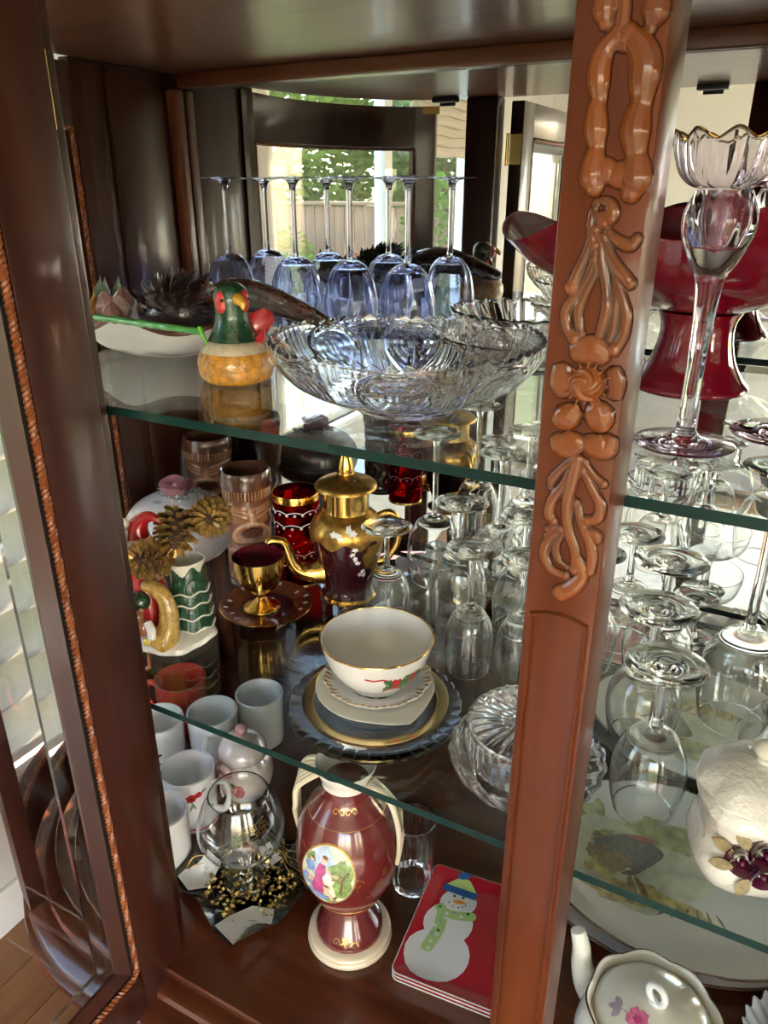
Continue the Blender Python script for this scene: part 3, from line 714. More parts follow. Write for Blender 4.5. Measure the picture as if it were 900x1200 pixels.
# fluted crystal dish and the deeper fluted bowl nested in it
def flute(n, amp, r0, r1, sc=0): return lambda a, r, z, i: (r * (1 + amp * cos(n * a) * min(1, max(0, (r - r0) / (r1 - r0)))), z + sc * abs(cos(n * a / 2)) * max(0, (r - r0) / (r1 - r0)))
def fluted(name, label, loc, R_, h, n, rot=0):
    t = T(name, label, 'dish', loc, rot)
    o_ = cr([(R_ * .42, 0), (R_ * .45, .003), (R_ * .62, h * .22), (R_ * .85, h * .62), (R_, h)], 5)
    pf = wall_prof([(0, .001)] + o_, .0034, .006)
    P('dish', lathe(pf, n * 8, flute(n, .035, R_ * .45, R_, .004)), crystal, t, smooth=50, recalc=False); return t
fluted('fluted_dish', 'shallow fluted crystal dish under the deeper fluted one beside the carved post', (-.292, .945, Z1), .112, .038, 30)
fluted('fluted_bowl', 'deeper fluted crystal bowl nested in a shallow dish behind the cut bowl', (-.292, .945, Z1 + .0105), .100, .060, 26, .1)

# red ruffled compote
rc = T('red_compote', 'deep red glass compote with a ruffled rim on a flared foot', 'bowl', (-.094, .928, Z1))
redg = mat('deep_red_glass', (.19, .004, .016), .06, 0, 1.0, trans=0)
pf = [(.062, .001), (.0645, .004), (.063, .008), (.056, .016), (.046, .034), (.040, .058), (.040, .075), (.046, .088)]
P('pedestal', lathe([(0, .004), (.055, .004), (.060, .0005)] + cr(pf, 4) + [(0, .0885)], 48), redg, rc)
ob2 = cr([(.030, .088), (.055, .092), (.085, .104), (.118, .124), (.145, .150), (.158, .172), (.163, .182)], 5)
def ruff(a, r, z, i):
    w = max(0, (r - .06) / .10); q = cos(3 * (a - pi)) * .045 + cos(2 * (a - pi)) * .05
    return r * (1 + w * (q + .05 * cos(a - pi) - .05 + .30 * (.5 + .5 * cos(a - pi - .1)) ** 5)), z + w * (.013 * cos(6 * a + .6) - .008 * cos(a - pi))
P('bowl', lathe(wall_prof([(0, .0888)] + ob2, .004, .097), 96, ruff), redg, rc, smooth=60)

# candlesticks with ruffled gold-edged tops
def candlestick(name, label, loc, sc=1.0, rot=0):
    t = T(name, label, 'candlestick', loc, rot, 'glass candlesticks'); t.scale = (sc,) * 3
    P('foot', lathe([(0, .0008), (.03, .0005), (.0435, 0), (.0445, .001), (.043, .0022), (.026, .0045), (.013, .008), (.0085, .014), (.0078, .022)], 48), amethyst, t, smooth=50, recalc=False)
    hexm = lambda a, r, z, i: (r * (1 + .05 * cos(6 * a)), z)
    P('stem', lathe(cr([(.0078, .022), (.0072, .06), (.0082, .11), (.0105, .138), (.013, .148)], 5), 36, hexm), amethyst, t, smooth=30, recalc=False)
    o_ = cr([(.013, .148), (.020, .160), (.0275, .180), (.0275, .196), (.0225, .2085), (.021, .2125)], 5)
    P('cup', lathe(o_ + [(.0185, .2125), (.0185, .19), (.012, .172), (0, .168)], 48, lambda a, r, z, i: (r * (1 + .035 * cos(6 * a)) if r > .014 else r, z)), amethyst, t, smooth=30, recalc=False)
    fl = lambda a, r, z, i: (r * (1 + (.045 * cos(9 * a) + .018 * cos(27 * a)) * max(0, (r - .021) / .02)), z + .0035 * cos(9 * a) * max(0, (r - .021) / .02))
    o2 = cr([(.0195, .213), (.0285, .2175), (.0370, .2265), (.0415, .240), (.0432, .252)], 6)
    P('flower_rim', lathe(o2 + [(.0415, .2525), (.0408, .252)] + [(r - .0018, z + .0004) for r, z in reversed(o2[:-1]) if r > .021] + [(.0178, .213)], 108, fl), amethyst, t, smooth=50, recalc=False)
    pts = []
    for i in range(109):
        a = 2 * pi * i / 108; r_, z_ = fl(a, .0422, .2523, 0); pts.append((r_ * cos(a), r_ * sin(a), z_))
    P('gold_edge', tube(pts, .0009, 6, False), gold, t)
candlestick('candlestick', 'tall glass candlestick with gold-edged flower top beside the carved post', (-.068, .708, Z1))
candlestick('candlestick', 'tall glass candlestick at the right end of the upper shelf behind another', (.014, .780, Z1), 1.12, .4)

# pheasant shaker
ph = T('pheasant_figurine', 'pheasant figurine with green neck, red face and yellow breast on the upper shelf', 'figurine', (-.583, .716, Z1), R(30))
yel = cer('yellow_feather_glaze', (.62, .27, .025), .45, 120, .9, 420); cream_f = cer('cream_feather_glaze', (.66, .56, .40), .15, 120, .5, 420)
bp = cr([(.036, 0), (.042, .004), (.0455, .016), (.0445, .028), (.040, .036)], 5)
scal = lambda a, r, z, i: (r * (1 + .018 * abs(sin(9 * a + (i % 4) * .7)) * (1 if r > .03 else 0)), z)
P('breast', lathe([(0, 0)] + bp, 72, scal), yel, ph)
P('collar', lathe([(.040, .036), (.0375, .0405), (.034, .045), (.029, .0485), (0, .0485)], 72, scal), cream_f, ph)
P('neck', xf(lathe(cr([(.031, .0485), (.027, .056), (.0225, .066), (.020, .076), (.0205, .088), (.021, .096), (.018, .106), (.010, .1125), (0, .114)], 4), 36), (0, 0, 0)), green_c, ph)
P('beak', tube([(.010, -.016, .096), (.014, -.024, .0955), (.017, -.0285, .092), (.0175, -.0305, .087)], [.0072, .0062, .0042, .0015], 12), cer('beak_yellow', (.75, .40, .03)), ph)
fm_ = cer('red_face', (.55, .03, .03), .25, 200, .6, 500)
P('face', join(sph((-.007, -.0135, .092), (.0105, .0075, .0145)), sph((.0165, -.009, .094), (.006, .0095, .013))), fm_, ph)
P('eye', join(sph((-.0075, -.0205, .0955), .0022, 8, 6), sph((.0218, -.0125, .0965), .0022, 8, 6)), black_c, ph)
P('wattle', join(tube([(.019, .004, .055), (.030, .010, .066), (.042, .012, .076), (.044, .012, .078)], [.012, .015, .010, .002], 10, True, .4, (0, 1, 0)), tube([(.026, -.006, .046), (.034, -.008, .052), (.036, -.008, .060)], [.007, .006, .002], 8)), red_c, ph, 'red flared piece behind the neck')
# platter with a pheasant and vegetables
pd = T('vegetable_platter', 'oval white dish with brown rim holding glazed leaves and a dark feathered bird', 'dish', (-.800, .815, Z1), R(-4))
def oval_mod(a, r, z, i): return (r * sqrt(1 / ((cos(a) / 1.45) ** 2 + (sin(a) / .95) ** 2)), z + (.010 * sin(5 * a + 1.2) * max(0, (r - .06) / .05)))
po = cr([(.055, 0), (.060, .003), (.078, .014), (.095, .031), (.106, .049)], 6)
P('bowl', lathe(wall_prof([(0, .001)] + po, .005, .009), 80, oval_mod), white_c, pd)
rp = []
for i in range(81):
    a = 2 * pi * i / 80; r_, z_ = oval_mod(a, .1045, .0505, 0); rp.append((r_ * cos(a), r_ * sin(a), z_))
P('rim', tube(rp, .0038, 8, False), brown_rim, pd, 'brown glazed rim')
feath = cer('dark_feather_glaze', (.028, .014, .015), .6, 60, .5, 200); feath2 = cer('brown_feather_glaze', (.055, .020, .012), .7, 140, .8, 300)
gs = [xf(sph((0, 0, 0), (.060, .048, .035), 24, 14), (.035, .005, .055))]
for k in range(120):
    a = random.uniform(0, 2 * pi); e = random.uniform(.05, 1.5); d = Vector((cos(a) * cos(e) * .064, sin(a) * cos(e) * .05, sin(e) * .042)); b = Vector((.035, .005, .055)) + d * .75
    tip = Vector((.035, .005, .055)) + d * random.uniform(1.1, 1.35) + Vector((.014, 0, .004)); gs.append(tube([b, (b + tip) / 2 + d * .06, tip], [.0045, .0042, .0008], 6, True, .45))
P('feathers', join(*gs), feath, pd, 'dark feathered body', kind='stuff')
gs = [tube(cr([(.085, .010, .066), (.15, .014, .083), (.21, .016, .078), (.290, .018, .058)], 5), [.022 + .010 * sin(pi * i / 15) - .013 * (i / 15) ** 2 for i in range(16)], 14, True, .6)]
for k in range(26):
    t_ = random.uniform(0, .9); x = .085 + .17 * t_; s = random.choice((-1, 1)); gs.append(tube([(x, .012 - .010 + random.uniform(-.008, .008), .090 - .012 * t_ + random.uniform(-.006, .010)), (x + .02, .010 + random.uniform(-.012, .004), .086 - .016 * t_), (x + .036, .008, .074 - .016 * t_)], [.006, .005, .001], 6, True, .5))
P('tail', join(*gs), feath2, pd, 'long brown tail', kind='stuff')
P('yellow_leaf', join(*[tube(cr([(-.085 + dx, -.055, .045), (-.092 + dx * 1.3, -.050, .063), (-.098 + dx * 1.6, -.042, .078)], 4), [.007, .0085, .0095, .0095, .009, .008, .006, .004, .002], 8, True, .4) for dx in (-.012, .002, .016)]), cer('ochre_glaze', (.55, .25, .03), .3, 80), pd)
P('green_leaf', join(*[solid_grid(lambda u, v, o=o: (-.090 + o[0] + (v - .5) * .030 * sin(pi * min(.98, u + .05)), -.02 + o[1] + .012 * u, .050 + .046 * u - .01 * (v - .5) ** 2), 6, 4, .002) for o in ((0, 0), (.014, .012), (-.018, .006))]), cer('sage_glaze', (.20, .26, .12), .4, 60), pd)
for k, (x, y, z, r_) in enumerate(((-.062, -.035, .058, .018), (-.040, -.030, .056, .016), (-.030, -.052, .054, .014), (-.052, -.012, .066, .015))):
    P('bulb', lathe(cr([(.002, -r_), (r_ * .7, -r_ * .7), (r_, 0), (r_ * .6, r_ * .7), (.003, r_ * 1.15), (0, r_ * 1.2)], 3), 24, lambda a, r, z, i: (r * (1 + .06 * cos(8 * a)), z)), cer('mauve_glaze%d' % k, ((.42, .25, .24), (.48, .33, .30), (.35, .17, .15), (.30, .14, .12))[k], .25, 60), pd, loc=(x, y, z))
# green ladle
ld = T('ladle', 'long green bamboo-like ladle handle lying along the white oval dish', 'ladle', (0, 0, 0))
a_, b_ = Vector((-.845, .692, 1.5645)), Vector((-.612, .694, 1.5585))
P('handle', tube([a_.lerp(b_, i / 40) for i in range(41)], [.0042 + (.0006 if i % 8 == 0 else 0) + .0004 * sin(i * 1.7) for i in range(41)], 12), cer('bright_green_glaze', (.055, .30, .035), .15, 60), ld)
P('leaf_tip', tube([tuple(b_ + Vector((-.004, 0, .004))), tuple(b_ + Vector((.003, -.002, -.006))), tuple(b_ + Vector((.010, -.003, -.018)))], [.006, .0055, .001], 8, True, .5), cer('lime_glaze', (.20, .55, .06)), ld)
# ------------------------------------------------------------------ lower shelf
Z2 = 1.1105
# domed covered dish with a rose knob
dd = T('covered_dish', 'pale lavender domed covered dish with a pink rose knob, at the left wall', 'dish', (-.886, .900, Z2), .3)
lav = cer('lavender_china', (.74, .71, .79)); lace = cer('lace_relief', (.70, .66, .74), 0, 40, .8, 260)
P('base', lathe(wall_prof([(0, .001)] + cr([(.055, 0), (.060, .003), (.082, .018), (.093, .040), (.0945, .050)], 4), .004, .008), 56, lambda a, r, z, i: (r, z)), lace, dd)
P('lid', lathe(cr([(.0945, .0505), (.095, .056), (.090, .078), (.074, .098), (.048, .112), (.018, .119), (.001, .120), (0, .120)], 5), 56), lav, dd)
pet = cer('rose_petal_glaze', (.84, .46, .56), .12, 60); tiny = cer('bluegrey_petals', (.42, .50, .56), .4, 200)
gs = []
for k in range(7):
    a0 = k * 2.2; rr = .006 + .0022 * k; gs.append(xf(solid_grid(lambda u, v, rr=rr: ((rr + .010 * u * u + .004 * u) * cos((v - .5) * 2.0), (rr + .010 * u * u + .004 * u) * sin((v - .5) * 2.0), .028 * u * (1 - .25 * (2 * v - 1) ** 2) - .001 * k), 6, 8, .0016), (0, 0, .119 - .0006 * k), (0, 0, a0)))
P('rose_knob', join(sph((0, 0, .128), (.007, .007, .010)), *gs), pet, dd, 'pink sculpted rose knob')
fl = []
for k in range(26):
    a = random.uniform(0, 2 * pi); r_ = random.uniform(.018, .044); z_ = .1195 - (r_ / .075) ** 2 * .022
    fl.append(xf(lathe([(.0012, 0), (.004, .001), (.0056, .0045), (.0046, .005), (.002, .0025), (0, .0022)], 10, lambda a, r, z, i: (r * (1 + .2 * cos(5 * a)), z)), (r_ * cos(a), r_ * sin(a), z_), (random.uniform(-.5, .5), random.uniform(-.5, .5), 0)))
P('flower_sprigs', join(*fl), tiny, dd, 'tiny blue and pink blossoms round the knob', kind='stuff')

# holiday figurine with a candle cup, and three gilded pinecones
fg = T('santa_figurine', 'ceramic santa figurine with snowy base, green fir cup and gold sack beside the door post', 'figurine', (-.716, .692, Z2), R(28))
snow = cer('snow_glaze', (.74, .70, .62), .06, 30, .3, 120)
P('base', lathe([(0, 0), (.056, 0), (.0595, .004), (.057, .010), (.048, .015), (.030, .018), (0, .019)], 48, lambda a, r, z, i: (r * (1 + .04 * cos(5 * a) + .02 * cos(11 * a)), z)), snow, fg)
cup = cr([(.027, .012), (.0265, .04), (.0245, .08), (.0245, .105), (.0265, .122)], 4)
P('candle_cup', xf(lathe(wall_prof([(0, .012)] + cup, .003, .09), 40, lambda a, r, z, i: (r * (1 + .03 * sin(3 * a + z * 60)), z)), (.026, .006, 0)), snow, fg)
rfc = interp(cup); fir = []
for k, z in enumerate((.030, .050, .070, .088)):
    fir.append(xf(lathe([(rfc(z) * 1.16, z - .012), (rfc(z) * 1.22, z - .008), (rfc(z) * 1.02, z + .014 - .001 * k), (rfc(z) * .95, z + .012)], 56, lambda a, r, z, i: (r * (1 + .008 * sin(31 * a)), z + .0022 * sin(7 * a + 1) * (1 if i < 2 else .3)), -2.3, .9), (.026, .006, 0)))
fir.append(xf(lathe([(rfc(.1) * 1.05, .090), (rfc(.1) * 1.12, .098), (rfc(.11) * 1.0, .115)], 20, lambda a, r, z, i: (r, z + .008 * cos(6 * a)), -2.2, .4), (.026, .006, 0)))
P('fir_boughs', join(*fir), green_c, fg, 'dark green fir boughs wrapping the cup')
P('snow_lines', join(*[tube([(.026 + rfc(z) * 1.235 * cos(a), .006 + rfc(z) * 1.235 * sin(a), z - .0095 + .0022 * sin(7 * a + 1)) for a in [-2.3 + 3.2 * i / 60 for i in range(61)]], .0013, 6) for z in (.030, .050, .070, .088)]), snow, fg)
goldtex = cer('gold_sack_glaze', (.52, .30, .05), .3, 140, .9, 520)
P('gold_sack', tube(cr([(-.012, -.040, .012), (.002, -.038, .030), (.006, -.034, .058), (.000, -.030, .082), (-.016, -.028, .096), (-.030, -.026, .094)], 5), [.019, .0215, .0225, .022, .0205, .0185, .0165, .015, .0145, .014, .0135, .013, .0125, .012, .0115, .0115, .0115, .011, .0105, .010, .0095, .009, .0085, .008, .006, .003], 18), goldtex, fg)
P('robe', join(lathe(cr([(.034, .016), (.036, .04), (.030, .08), (.020, .118), (.010, .13)], 4), 28), ), red_c, fg, loc=(-.036, .004, 0))
skin_c = cer('painted_face', (.72, .46, .34))
P('head', sph((-.036, -.004, .145), (.0165, .0165, .019), 20, 14), skin_c, fg)
P('beard', xf(lathe(cr([(.001, .108), (.012, .114), (.018, .128), (.0185, .142), (.015, .150)], 4), 24, lambda a, r, z, i: (r * (1 + .06 * cos(9 * a)), z)), (-.036, -.006, 0)), snow, fg)
P('hat', tube(cr([(-.036, -.002, .156), (-.034, 0, .172), (-.024, 0, .186), (-.010, -.002, .190), (.002, -.004, .180)], 4), [.0185, .0182, .0178, .017, .016, .0145, .013, .0115, .010, .009, .008, .0075, .0065, .0055, .0045, .0035, .0025], 16), red_c, fg)
P('hat_trim', join(xf(lathe([(.016 + .005 * cos(2 * pi * k / 12), .005 * sin(2 * pi * k / 12)) for k in range(13)], 24), (-.036, -.002, .157)), sph((-.046, -.014, .186), .0075), tube([(-.046, -.018, .178), (-.050, -.020, .165), (-.048, -.020, .148)], [.006, .008, .006], 10)), snow, fg, 'white hat trim and pompom')
P('green_sack', sph((-.036, -.030, .074), (.017, .015, .015), 18, 12), green_c, fg)
P('bear', join(sph((-.030, -.044, .040), (.012, .012, .014)), sph((-.034, -.048, .060), (.010, .0095, .0095)), sph((-.042, -.047, .068), .0038), sph((-.027, -.047, .069), .0038)), cer('bear_brown', (.32, .13, .06), .2, 100), fg)
P('striped_sleeve', tube([(-.020, -.050, .052), (-.014, -.056, .042), (-.014, -.058, .030)], [.006, .0068, .006], 12), white_c, fg)
P('red_stripes', join(*[xf(lathe([(.0064, -.001), (.0073, 0), (.0064, .001)], 14), (-.0165 + .001 * k, -.0535 - .0012 * k, .046 - .004 * k), (.9, .3, 0)) for k in range(3)]), red_c, fg)
P('star', sph((-.022, -.056, .024), (.0065, .004, .0065), 10, 6), cer('lemon_glaze', (.70, .55, .05)), fg)
# pinecones
scm = mat('pinecone_gold', (.42, .25, .075), .32, .5, var=.65, nscale=120); corem = mat('pinecone_core', (.06, .03, .015), .7)
def pinecone(label, loc, rot, L_=.062, r0=.024):
    t = T('pinecone', label, 'pinecone', loc, rot, 'gilded pinecones on the figurine')
    cz = (0, 0, -L_ * .5)
    P('core', xf(lathe(cr([(.001, -.004), (r0 * .5, .004), (r0 * .5, L_ * .4), (r0 * .28, L_ * .8), (.001, L_)], 4), 14), cz), corem, t)
    gs = []; N_ = 64
    for k in range(N_):
        f_ = k / N_; a = k * 2.39996; z = L_ * (.02 + .92 * f_); rr = r0 * (sin(pi * (.22 + .70 * (1 - f_) * .75)) ** 1.0) * (1.05 - .35 * f_); w_ = .0085 * (1.05 - .5 * f_)
        d = Vector((cos(a), sin(a), 0)); s = Vector((-sin(a), cos(a), 0)); up = .5 + .9 * f_
        b0 = d * rr * .35 + Vector((0, 0, z)); tip = d * rr * 1.08 + Vector((0, 0, z + rr * .42 * up)); th = Vector((0, 0, -.0017))
        mid = b0.lerp(tip, .68)
        V = [b0 - s * w_ * .2, b0 + s * w_ * .2, mid + s * w_ * .55, tip + s * w_ * .28, tip - s * w_ * .28, mid - s * w_ * .55]; V = V + [v + th * (1 if i not in (3, 4) else 1.6) for i, v in enumerate(V)]
        n = 6; F = [(0, 1, 2, 3, 4, 5), (11, 10, 9, 8, 7, 6)] + [(i, 6 + i, 6 + (i + 1) % n, (i + 1) % n) for i in range(n)]
        gs.append(([tuple(v) for v in V], F))
    P('scales', xf(join(*gs), cz), scm, t, smooth=30, kind='stuff'); return t
pinecone('gilded pinecone lowest and furthest left, under the santa hat', (-.703, .650, Z2 + .146), (R(60), R(-30), R(28)), .066, .031)
pinecone('gilded pinecone in the middle of the three, above the fir cup', (-.694, .697, Z2 + .170), (R(115), R(15), R(40)), .066, .033)
pinecone('gilded pinecone at the right of the three, in front of the tiki mugs', (-.666, .738, Z2 + .182), (R(70), R(50), R(20)), .064, .031)

# tiki mugs
m_, nt_, b_t = newmat('tiki_glaze'); geo_ = NN(nt_, 'ShaderNodeAttribute'); geo_.attribute_name = 'relief'      # glaze pooled dark in the cuts, thin and tan on the ridges
nt_.links.new(ramp(nt_, geo_.outputs['Fac'], [(.10, (.035, .010, .005)), (.28, (.17, .058, .026)), (.50, (.34, .145, .070)), (.80, (.58, .34, .20))]), b_t.inputs['Base Color'])
b_t.inputs['Roughness'].default_value = .3; b_t.inputs['Coat Weight'].default_value = .6; tikim = m_
def tiki_relief(x, t):
    """x: arc position in radii (0 = nose), t 0..1 height -> relief in units of 1 mm"""
    d = 0; ax = abs(x)
    d += 1.6 * math.exp(-(x / .16) ** 2) * math.exp(-((t - .72) / .075) ** 2) + 1.2 * math.exp(-((ax - .17) / .09) ** 2) * math.exp(-((t - .66) / .03) ** 2)      # nose
    for k, o in enumerate((.0, .055, .10)):                                                                                            # swept brows
        c = .765 + o * .8 + .10 * ax * (1 - .35 * ax) - .05; d += (1.5 - .25 * k) * math.exp(-((t - c) / .014) ** 2) * (1 if .22 < ax < 1.3 else .2)
    ex, ez = ax - .62, t - .705; d += 1.2 * math.exp(-((ex / .30) ** 2 + (ez / .030) ** 2)) - .9 * math.exp(-((ex / .16) ** 2 + (ez / .010) ** 2))  # lidded eyes
    mx_, mz = x / .85, (t - .555 - .03 * cos(x * 2.4)) / .095; q = sqrt(mx_ * mx_ + mz * mz)                                                   # mouth
    d += 2.0 * math.exp(-((q - 1.0) / .16) ** 2) + .9 * math.exp(-((q - .72) / .10) ** 2) * (1 if int((x + 5) * 14) % 2 else .4) - 1.3 * (1 if q < .58 else 0)
    if t > .91: d += 1.0 if (x * 7) % 1 < .7 else -.6                                                                                       # headband teeth
    if t < .40: d += .9 * abs(sin(x * 6.5 + 1.2 * sin(t * 26))) - .4 + .5 * math.exp(-((t - .375) / .02) ** 2)                                   # beard
    if t < .12: d *= t / .12
    return d
def tiki(label, loc, rz, H_, r_):
    t = T('tiki_mug', label, 'mug', loc, rz, 'tiki mugs'); N_ = 150
    out = [(r_ * .98, 0)] + [(r_ * (.955 + .045 * abs(2 * i / 90 - 1)), H_ * .86 * i / 90) for i in range(91)]
    def md(a, r, z, i):
        x = (a - 1.5 * pi + pi) % (2 * pi) - pi
        return r + (.0019 * tiki_relief(x, z / (H_ * .86)) if 0 < z else 0), z
    bo = P('body', lathe([(0, 0)] + out, N_, md), tikim, t, smooth=60)
    at_ = bo.data.attributes.new('relief', 'FLOAT', 'POINT'); at_.data.foreach_set('value', [.30 + .26 * tiki_relief((atan2(v.co.y, v.co.x) - 1.5 * pi + pi) % (2 * pi) - pi, v.co.z / (H_ * .86)) for v in bo.data.vertices])
    P('rim', lathe([(r_ * .95, H_ * .855), (r_ * 1.07, H_ * .865), (r_ * 1.09, H_ * .93), (r_ * 1.06, H_ * .985), (r_ * 1.02, H_), (r_ * .96, H_ * .995), (r_ * .92, H_ * .9), (r_ * .90, H_ * .2), (0, H_ * .19)], 64, lambda a, r, z, i: (r * (1 + (.012 * abs(sin(10 * a)) if 0 < i < 4 else 0)), z)), brown_rim, t, 'dark brown banded rim')
    P('foot', lathe([(r_ * .99, .0005), (r_ * 1.03, .001), (r_ * 1.04, .011), (r_ * .99, .0125)], 48), brown_rim, t)
    return t
tiki('brown tiki mug at the back, behind the domed dish', (-.932, 1.042, Z2), R(30), .178, .0425)
tiki('brown tiki mug in front, beside the red tumbler', (-.724, .890, Z2), R(48), .196, .0375)

# ruby tumbler
ruby = glass('ruby_glass', (.72, .03, .05), 0, 1.46)
tb = T('ruby_tumbler', 'ruby red tumbler with gold rim and white scroll bands beside the gold coffee pot', 'glass', (-.651, .922, Z2))
to = [(.0325, .0), (.034, .002), (.0345, .02), (.0352, .06), (.0362, .11), (.0372, .158)]
P('body', lathe(wall_prof([(0, .001)] + to, .0018, .006), 56), ruby, tb, recalc=False)
P('gold_rim', lathe([(.0371, .148), (.0378, .148), (.0381, .1585), (.0375, .1597), (.0366, .159)], 56), gold, tb); P('gold_foot', lathe([(.0338, 0.0002), (.0352, .0006), (.0354, .004), (.0346, .0052)], 56), gold, tb)
rft = interp(to); sc_ = []
for z, amp, n in ((.134, .0035, 9), (.112, .0042, 8), (.060, .004, 9)):
    sc_.append(tube([((rft(z) + .0004) * cos(a), (rft(z) + .0004) * sin(a), z + amp * abs(sin(n * a / 2)) - amp / 2) for a in [2 * pi * i / 160 for i in range(161)]], .0007, 5, False))
    for k in range(2 * n): a = 2 * pi * k / (2 * n); sc_.append(xf(lathe([(.0016 + .0007 * cos(q), .0007 * sin(q)) for q in [2 * pi * i / 6 for i in range(7)]], 8), ((rft(z) + .0004) * cos(a), (rft(z) + .0004) * sin(a), z - amp), (R(90), 0, a + pi / 2)))
for k in range(90): a = random.uniform(0, 6.28); z = random.uniform(.03, .10); sc_.append(sph(((rft(z) + .0002) * cos(a), (rft(z) + .0002) * sin(a), z), .0009, 6, 4))
P('white_scrolls', join(*sc_), white_p, tb, 'raised white enamel scrolls', kind='stuff')

# amber gold saucer and the goblet cup on it
sm = mat('amber_glaze', (.20, .055, .020), .15, .25, .9, var=.5, nscale=50)
sa = T('gold_saucer', 'amber and gold saucer under the gold demitasse cup', 'saucer', (-.640, .815, Z2), 0)
sa.scale = (.90, .90, .90)
P('plate', lathe([(0, .0015), (.030, 0), (.036, .0015), (.060, .006), (.0785, .0125), (.0792, .0138), (.078, .0148), (.058, .0085), (.036, .0042), (0, .0040)], 56), sm, sa)
P('gold_edge', lathe([(.0735, .0133), (.0788, .0150), (.0802, .0140), (.0792, .0122)], 56), gold, sa)
P('dark_centre', lathe([(.0, .0044), (.034, .0046), (.046, .0064), (.0462, .0060)], 40), cer('garnet_glaze', (.06, .004, .008)), sa)
enam = [(oval(r_ * cos(a), r_ * sin(a), .0045, .0028, 10, a, .2, 5)) for a, r_ in [(k * .33 + .2, .062 + .004 * (k % 3)) for k in range(14) if k % 5 != 4]]
print_on('enamel_flowers', [(enam, white_p)], lambda e: (lambda s, t_: (s, t_, .0047 + .0060 * ((sqrt(s * s + t_ * t_) - .036) / .022 * .75) + .0012 + e)), sa)
gc = T('gold_demitasse', 'small gold and garnet footed cup standing on the amber saucer', 'cup', (-.648, .812, Z2 + .0044), R(20))
co = cr([(.010, .026), (.020, .032), (.031, .046), (.0375, .066), (.0395, .088)], 5)
P('bowl', lathe([(r, z) for r, z in co] + [(.0395, .0885)], 48), gold, gc); P('garnet_lining', lathe([(.0392, .0888), (.0386, .0888), (.0365, .066), (.030, .047), (.018, .035), (0, .032)], 48), cer('garnet_lining', (.10, .004, .010)), gc)
P('foot', lathe(cr([(.0275, .0), (.0285, .0015), (.026, .004), (.015, .010), (.0075, .017), (.0065, .022), (.010, .0265)], 4), 40), gold, gc)
P('handle', tube(cr([(.010, -.033, .064), (.013, -.044, .062), (.014, -.046, .048), (.010, -.036, .040), (.006, -.022, .034)], 5), .0042, 10), gold, gc)

# coffee pot
cp = T('gold_coffee_pot', 'tall garnet and gold coffee pot with curved spout and pointed lid', 'teapot', (-.553, .916, Z2), R(28))
garn = mat('garnet_glass', (.045, .004, .010), .06, 0, 1)
pb = cr([(.043, .002), (.0435, .006), (.037, .014), (.0365, .022), (.044, .050), (.053, .080), (.0575, .108), (.056, .124), (.048, .138), (.037, .147), (.0335, .152), (.0335, .185)], 5)
rfp = interp(pb)
P('body', lathe([(0, .001)] + pb + [(0, .185)], 64), garn, cp)
def shell(z0, z1, wav, n, e=.0008):
    zs = [z0 + (z1 - z0) * i / 16 for i in range(17)]
    return lathe([(rfp(z) + e, z) for z in zs], 72, lambda a, r, z, i: (rfp(z + wav * cos(n * a) * (1 - i / 16)) + e, z + wav * cos(n * a) * (1 - i / 16)))
P('gold_shoulder', shell(.108, .150, .006, 8), gold_matte, cp); P('gold_neck', shell(.1495, .1852, 0, 1, .0011), gold, cp); P('gold_foot', lathe([(.0415, .0006), (.0442, .0012), (.0446, .005), (.042, .0085)], 56), gold, cp)
P('lid', lathe(cr([(.030, .1855), (.046, .1865), (.0475, .189), (.044, .194), (.030, .201), (.016, .206), (.012, .208)], 4) + [(0, .208)], 56), gold_matte, cp)
P('finial', lathe(cr([(.013, .2075), (.0135, .211), (.0118, .213), (.0125, .216), (.0105, .226), (.0065, .240), (.003, .246), (.0005, .247), (0, .247)], 4), 28), gold, cp)
P('spout', tube(cr([(-.040, -.012, .050), (-.060, -.018, .050), (-.080, -.024, .062), (-.089, -.027, .086), (-.096, -.029, .106), (-.112, -.034, .112), (-.120, -.036, .108)], 5), [.023, .022, .0205, .019, .0175, .016, .0145, .0135, .0125, .0115, .0105, .0100, .0095, .0092, .009, .0088, .0086, .0083, .008, .0078, .0076, .0074, .0072, .0070, .0068, .0066, .0064, .0062, .0060, .0058, .0055], 16), gold, cp)
P('handle', tube(cr([(.046, .010, .132), (.066, .014, .138), (.080, .017, .120), (.078, .016, .085), (.062, .013, .060), (.044, .009, .055)], 5), .0062, 12), gold, cp)
fm = [oval(0, 0, .020, .024, 20, .3, .10, 7), oval(.030, .006, .020, .018, 20, 0, .12, 5), oval(.018, -.026, .016, .013, 16, 0, .1, 5)]
fr_th = R(-60)
print_on('gold_medallions', [(fm, gold_matte)], lambda e: on_lathe(rfp, fr_th + .35, .085, e + .0004), cp)
ef = [oval(x, z, .0046, .0034, 10, k, .25, 5) for k, (x, z) in enumerate(((.012, .006), (.020, .004), (.028, .008), (.018, -.004), (.026, -.006), (.034, .0), (-.030, .026), (-.034, .018), (-.030, .010), (-.026, .002), (-.016, -.016), (-.012, -.024), (-.020, -.022)))]
print_on('enamel_blossoms', [(ef, white_p)], lambda e: on_lathe(rfp, fr_th + .30, .080, e + .0010), cp)
print_on('shoulder_blossoms', [([oval(.014 * cos(k) + o, .006 * sin(k * 2), .006, .0045, 10, k, .25, 5) for o in (-.030, .032) for k in range(4)], white_p)], lambda e: on_lathe(rfp, fr_th, .131, e + .0014), cp)
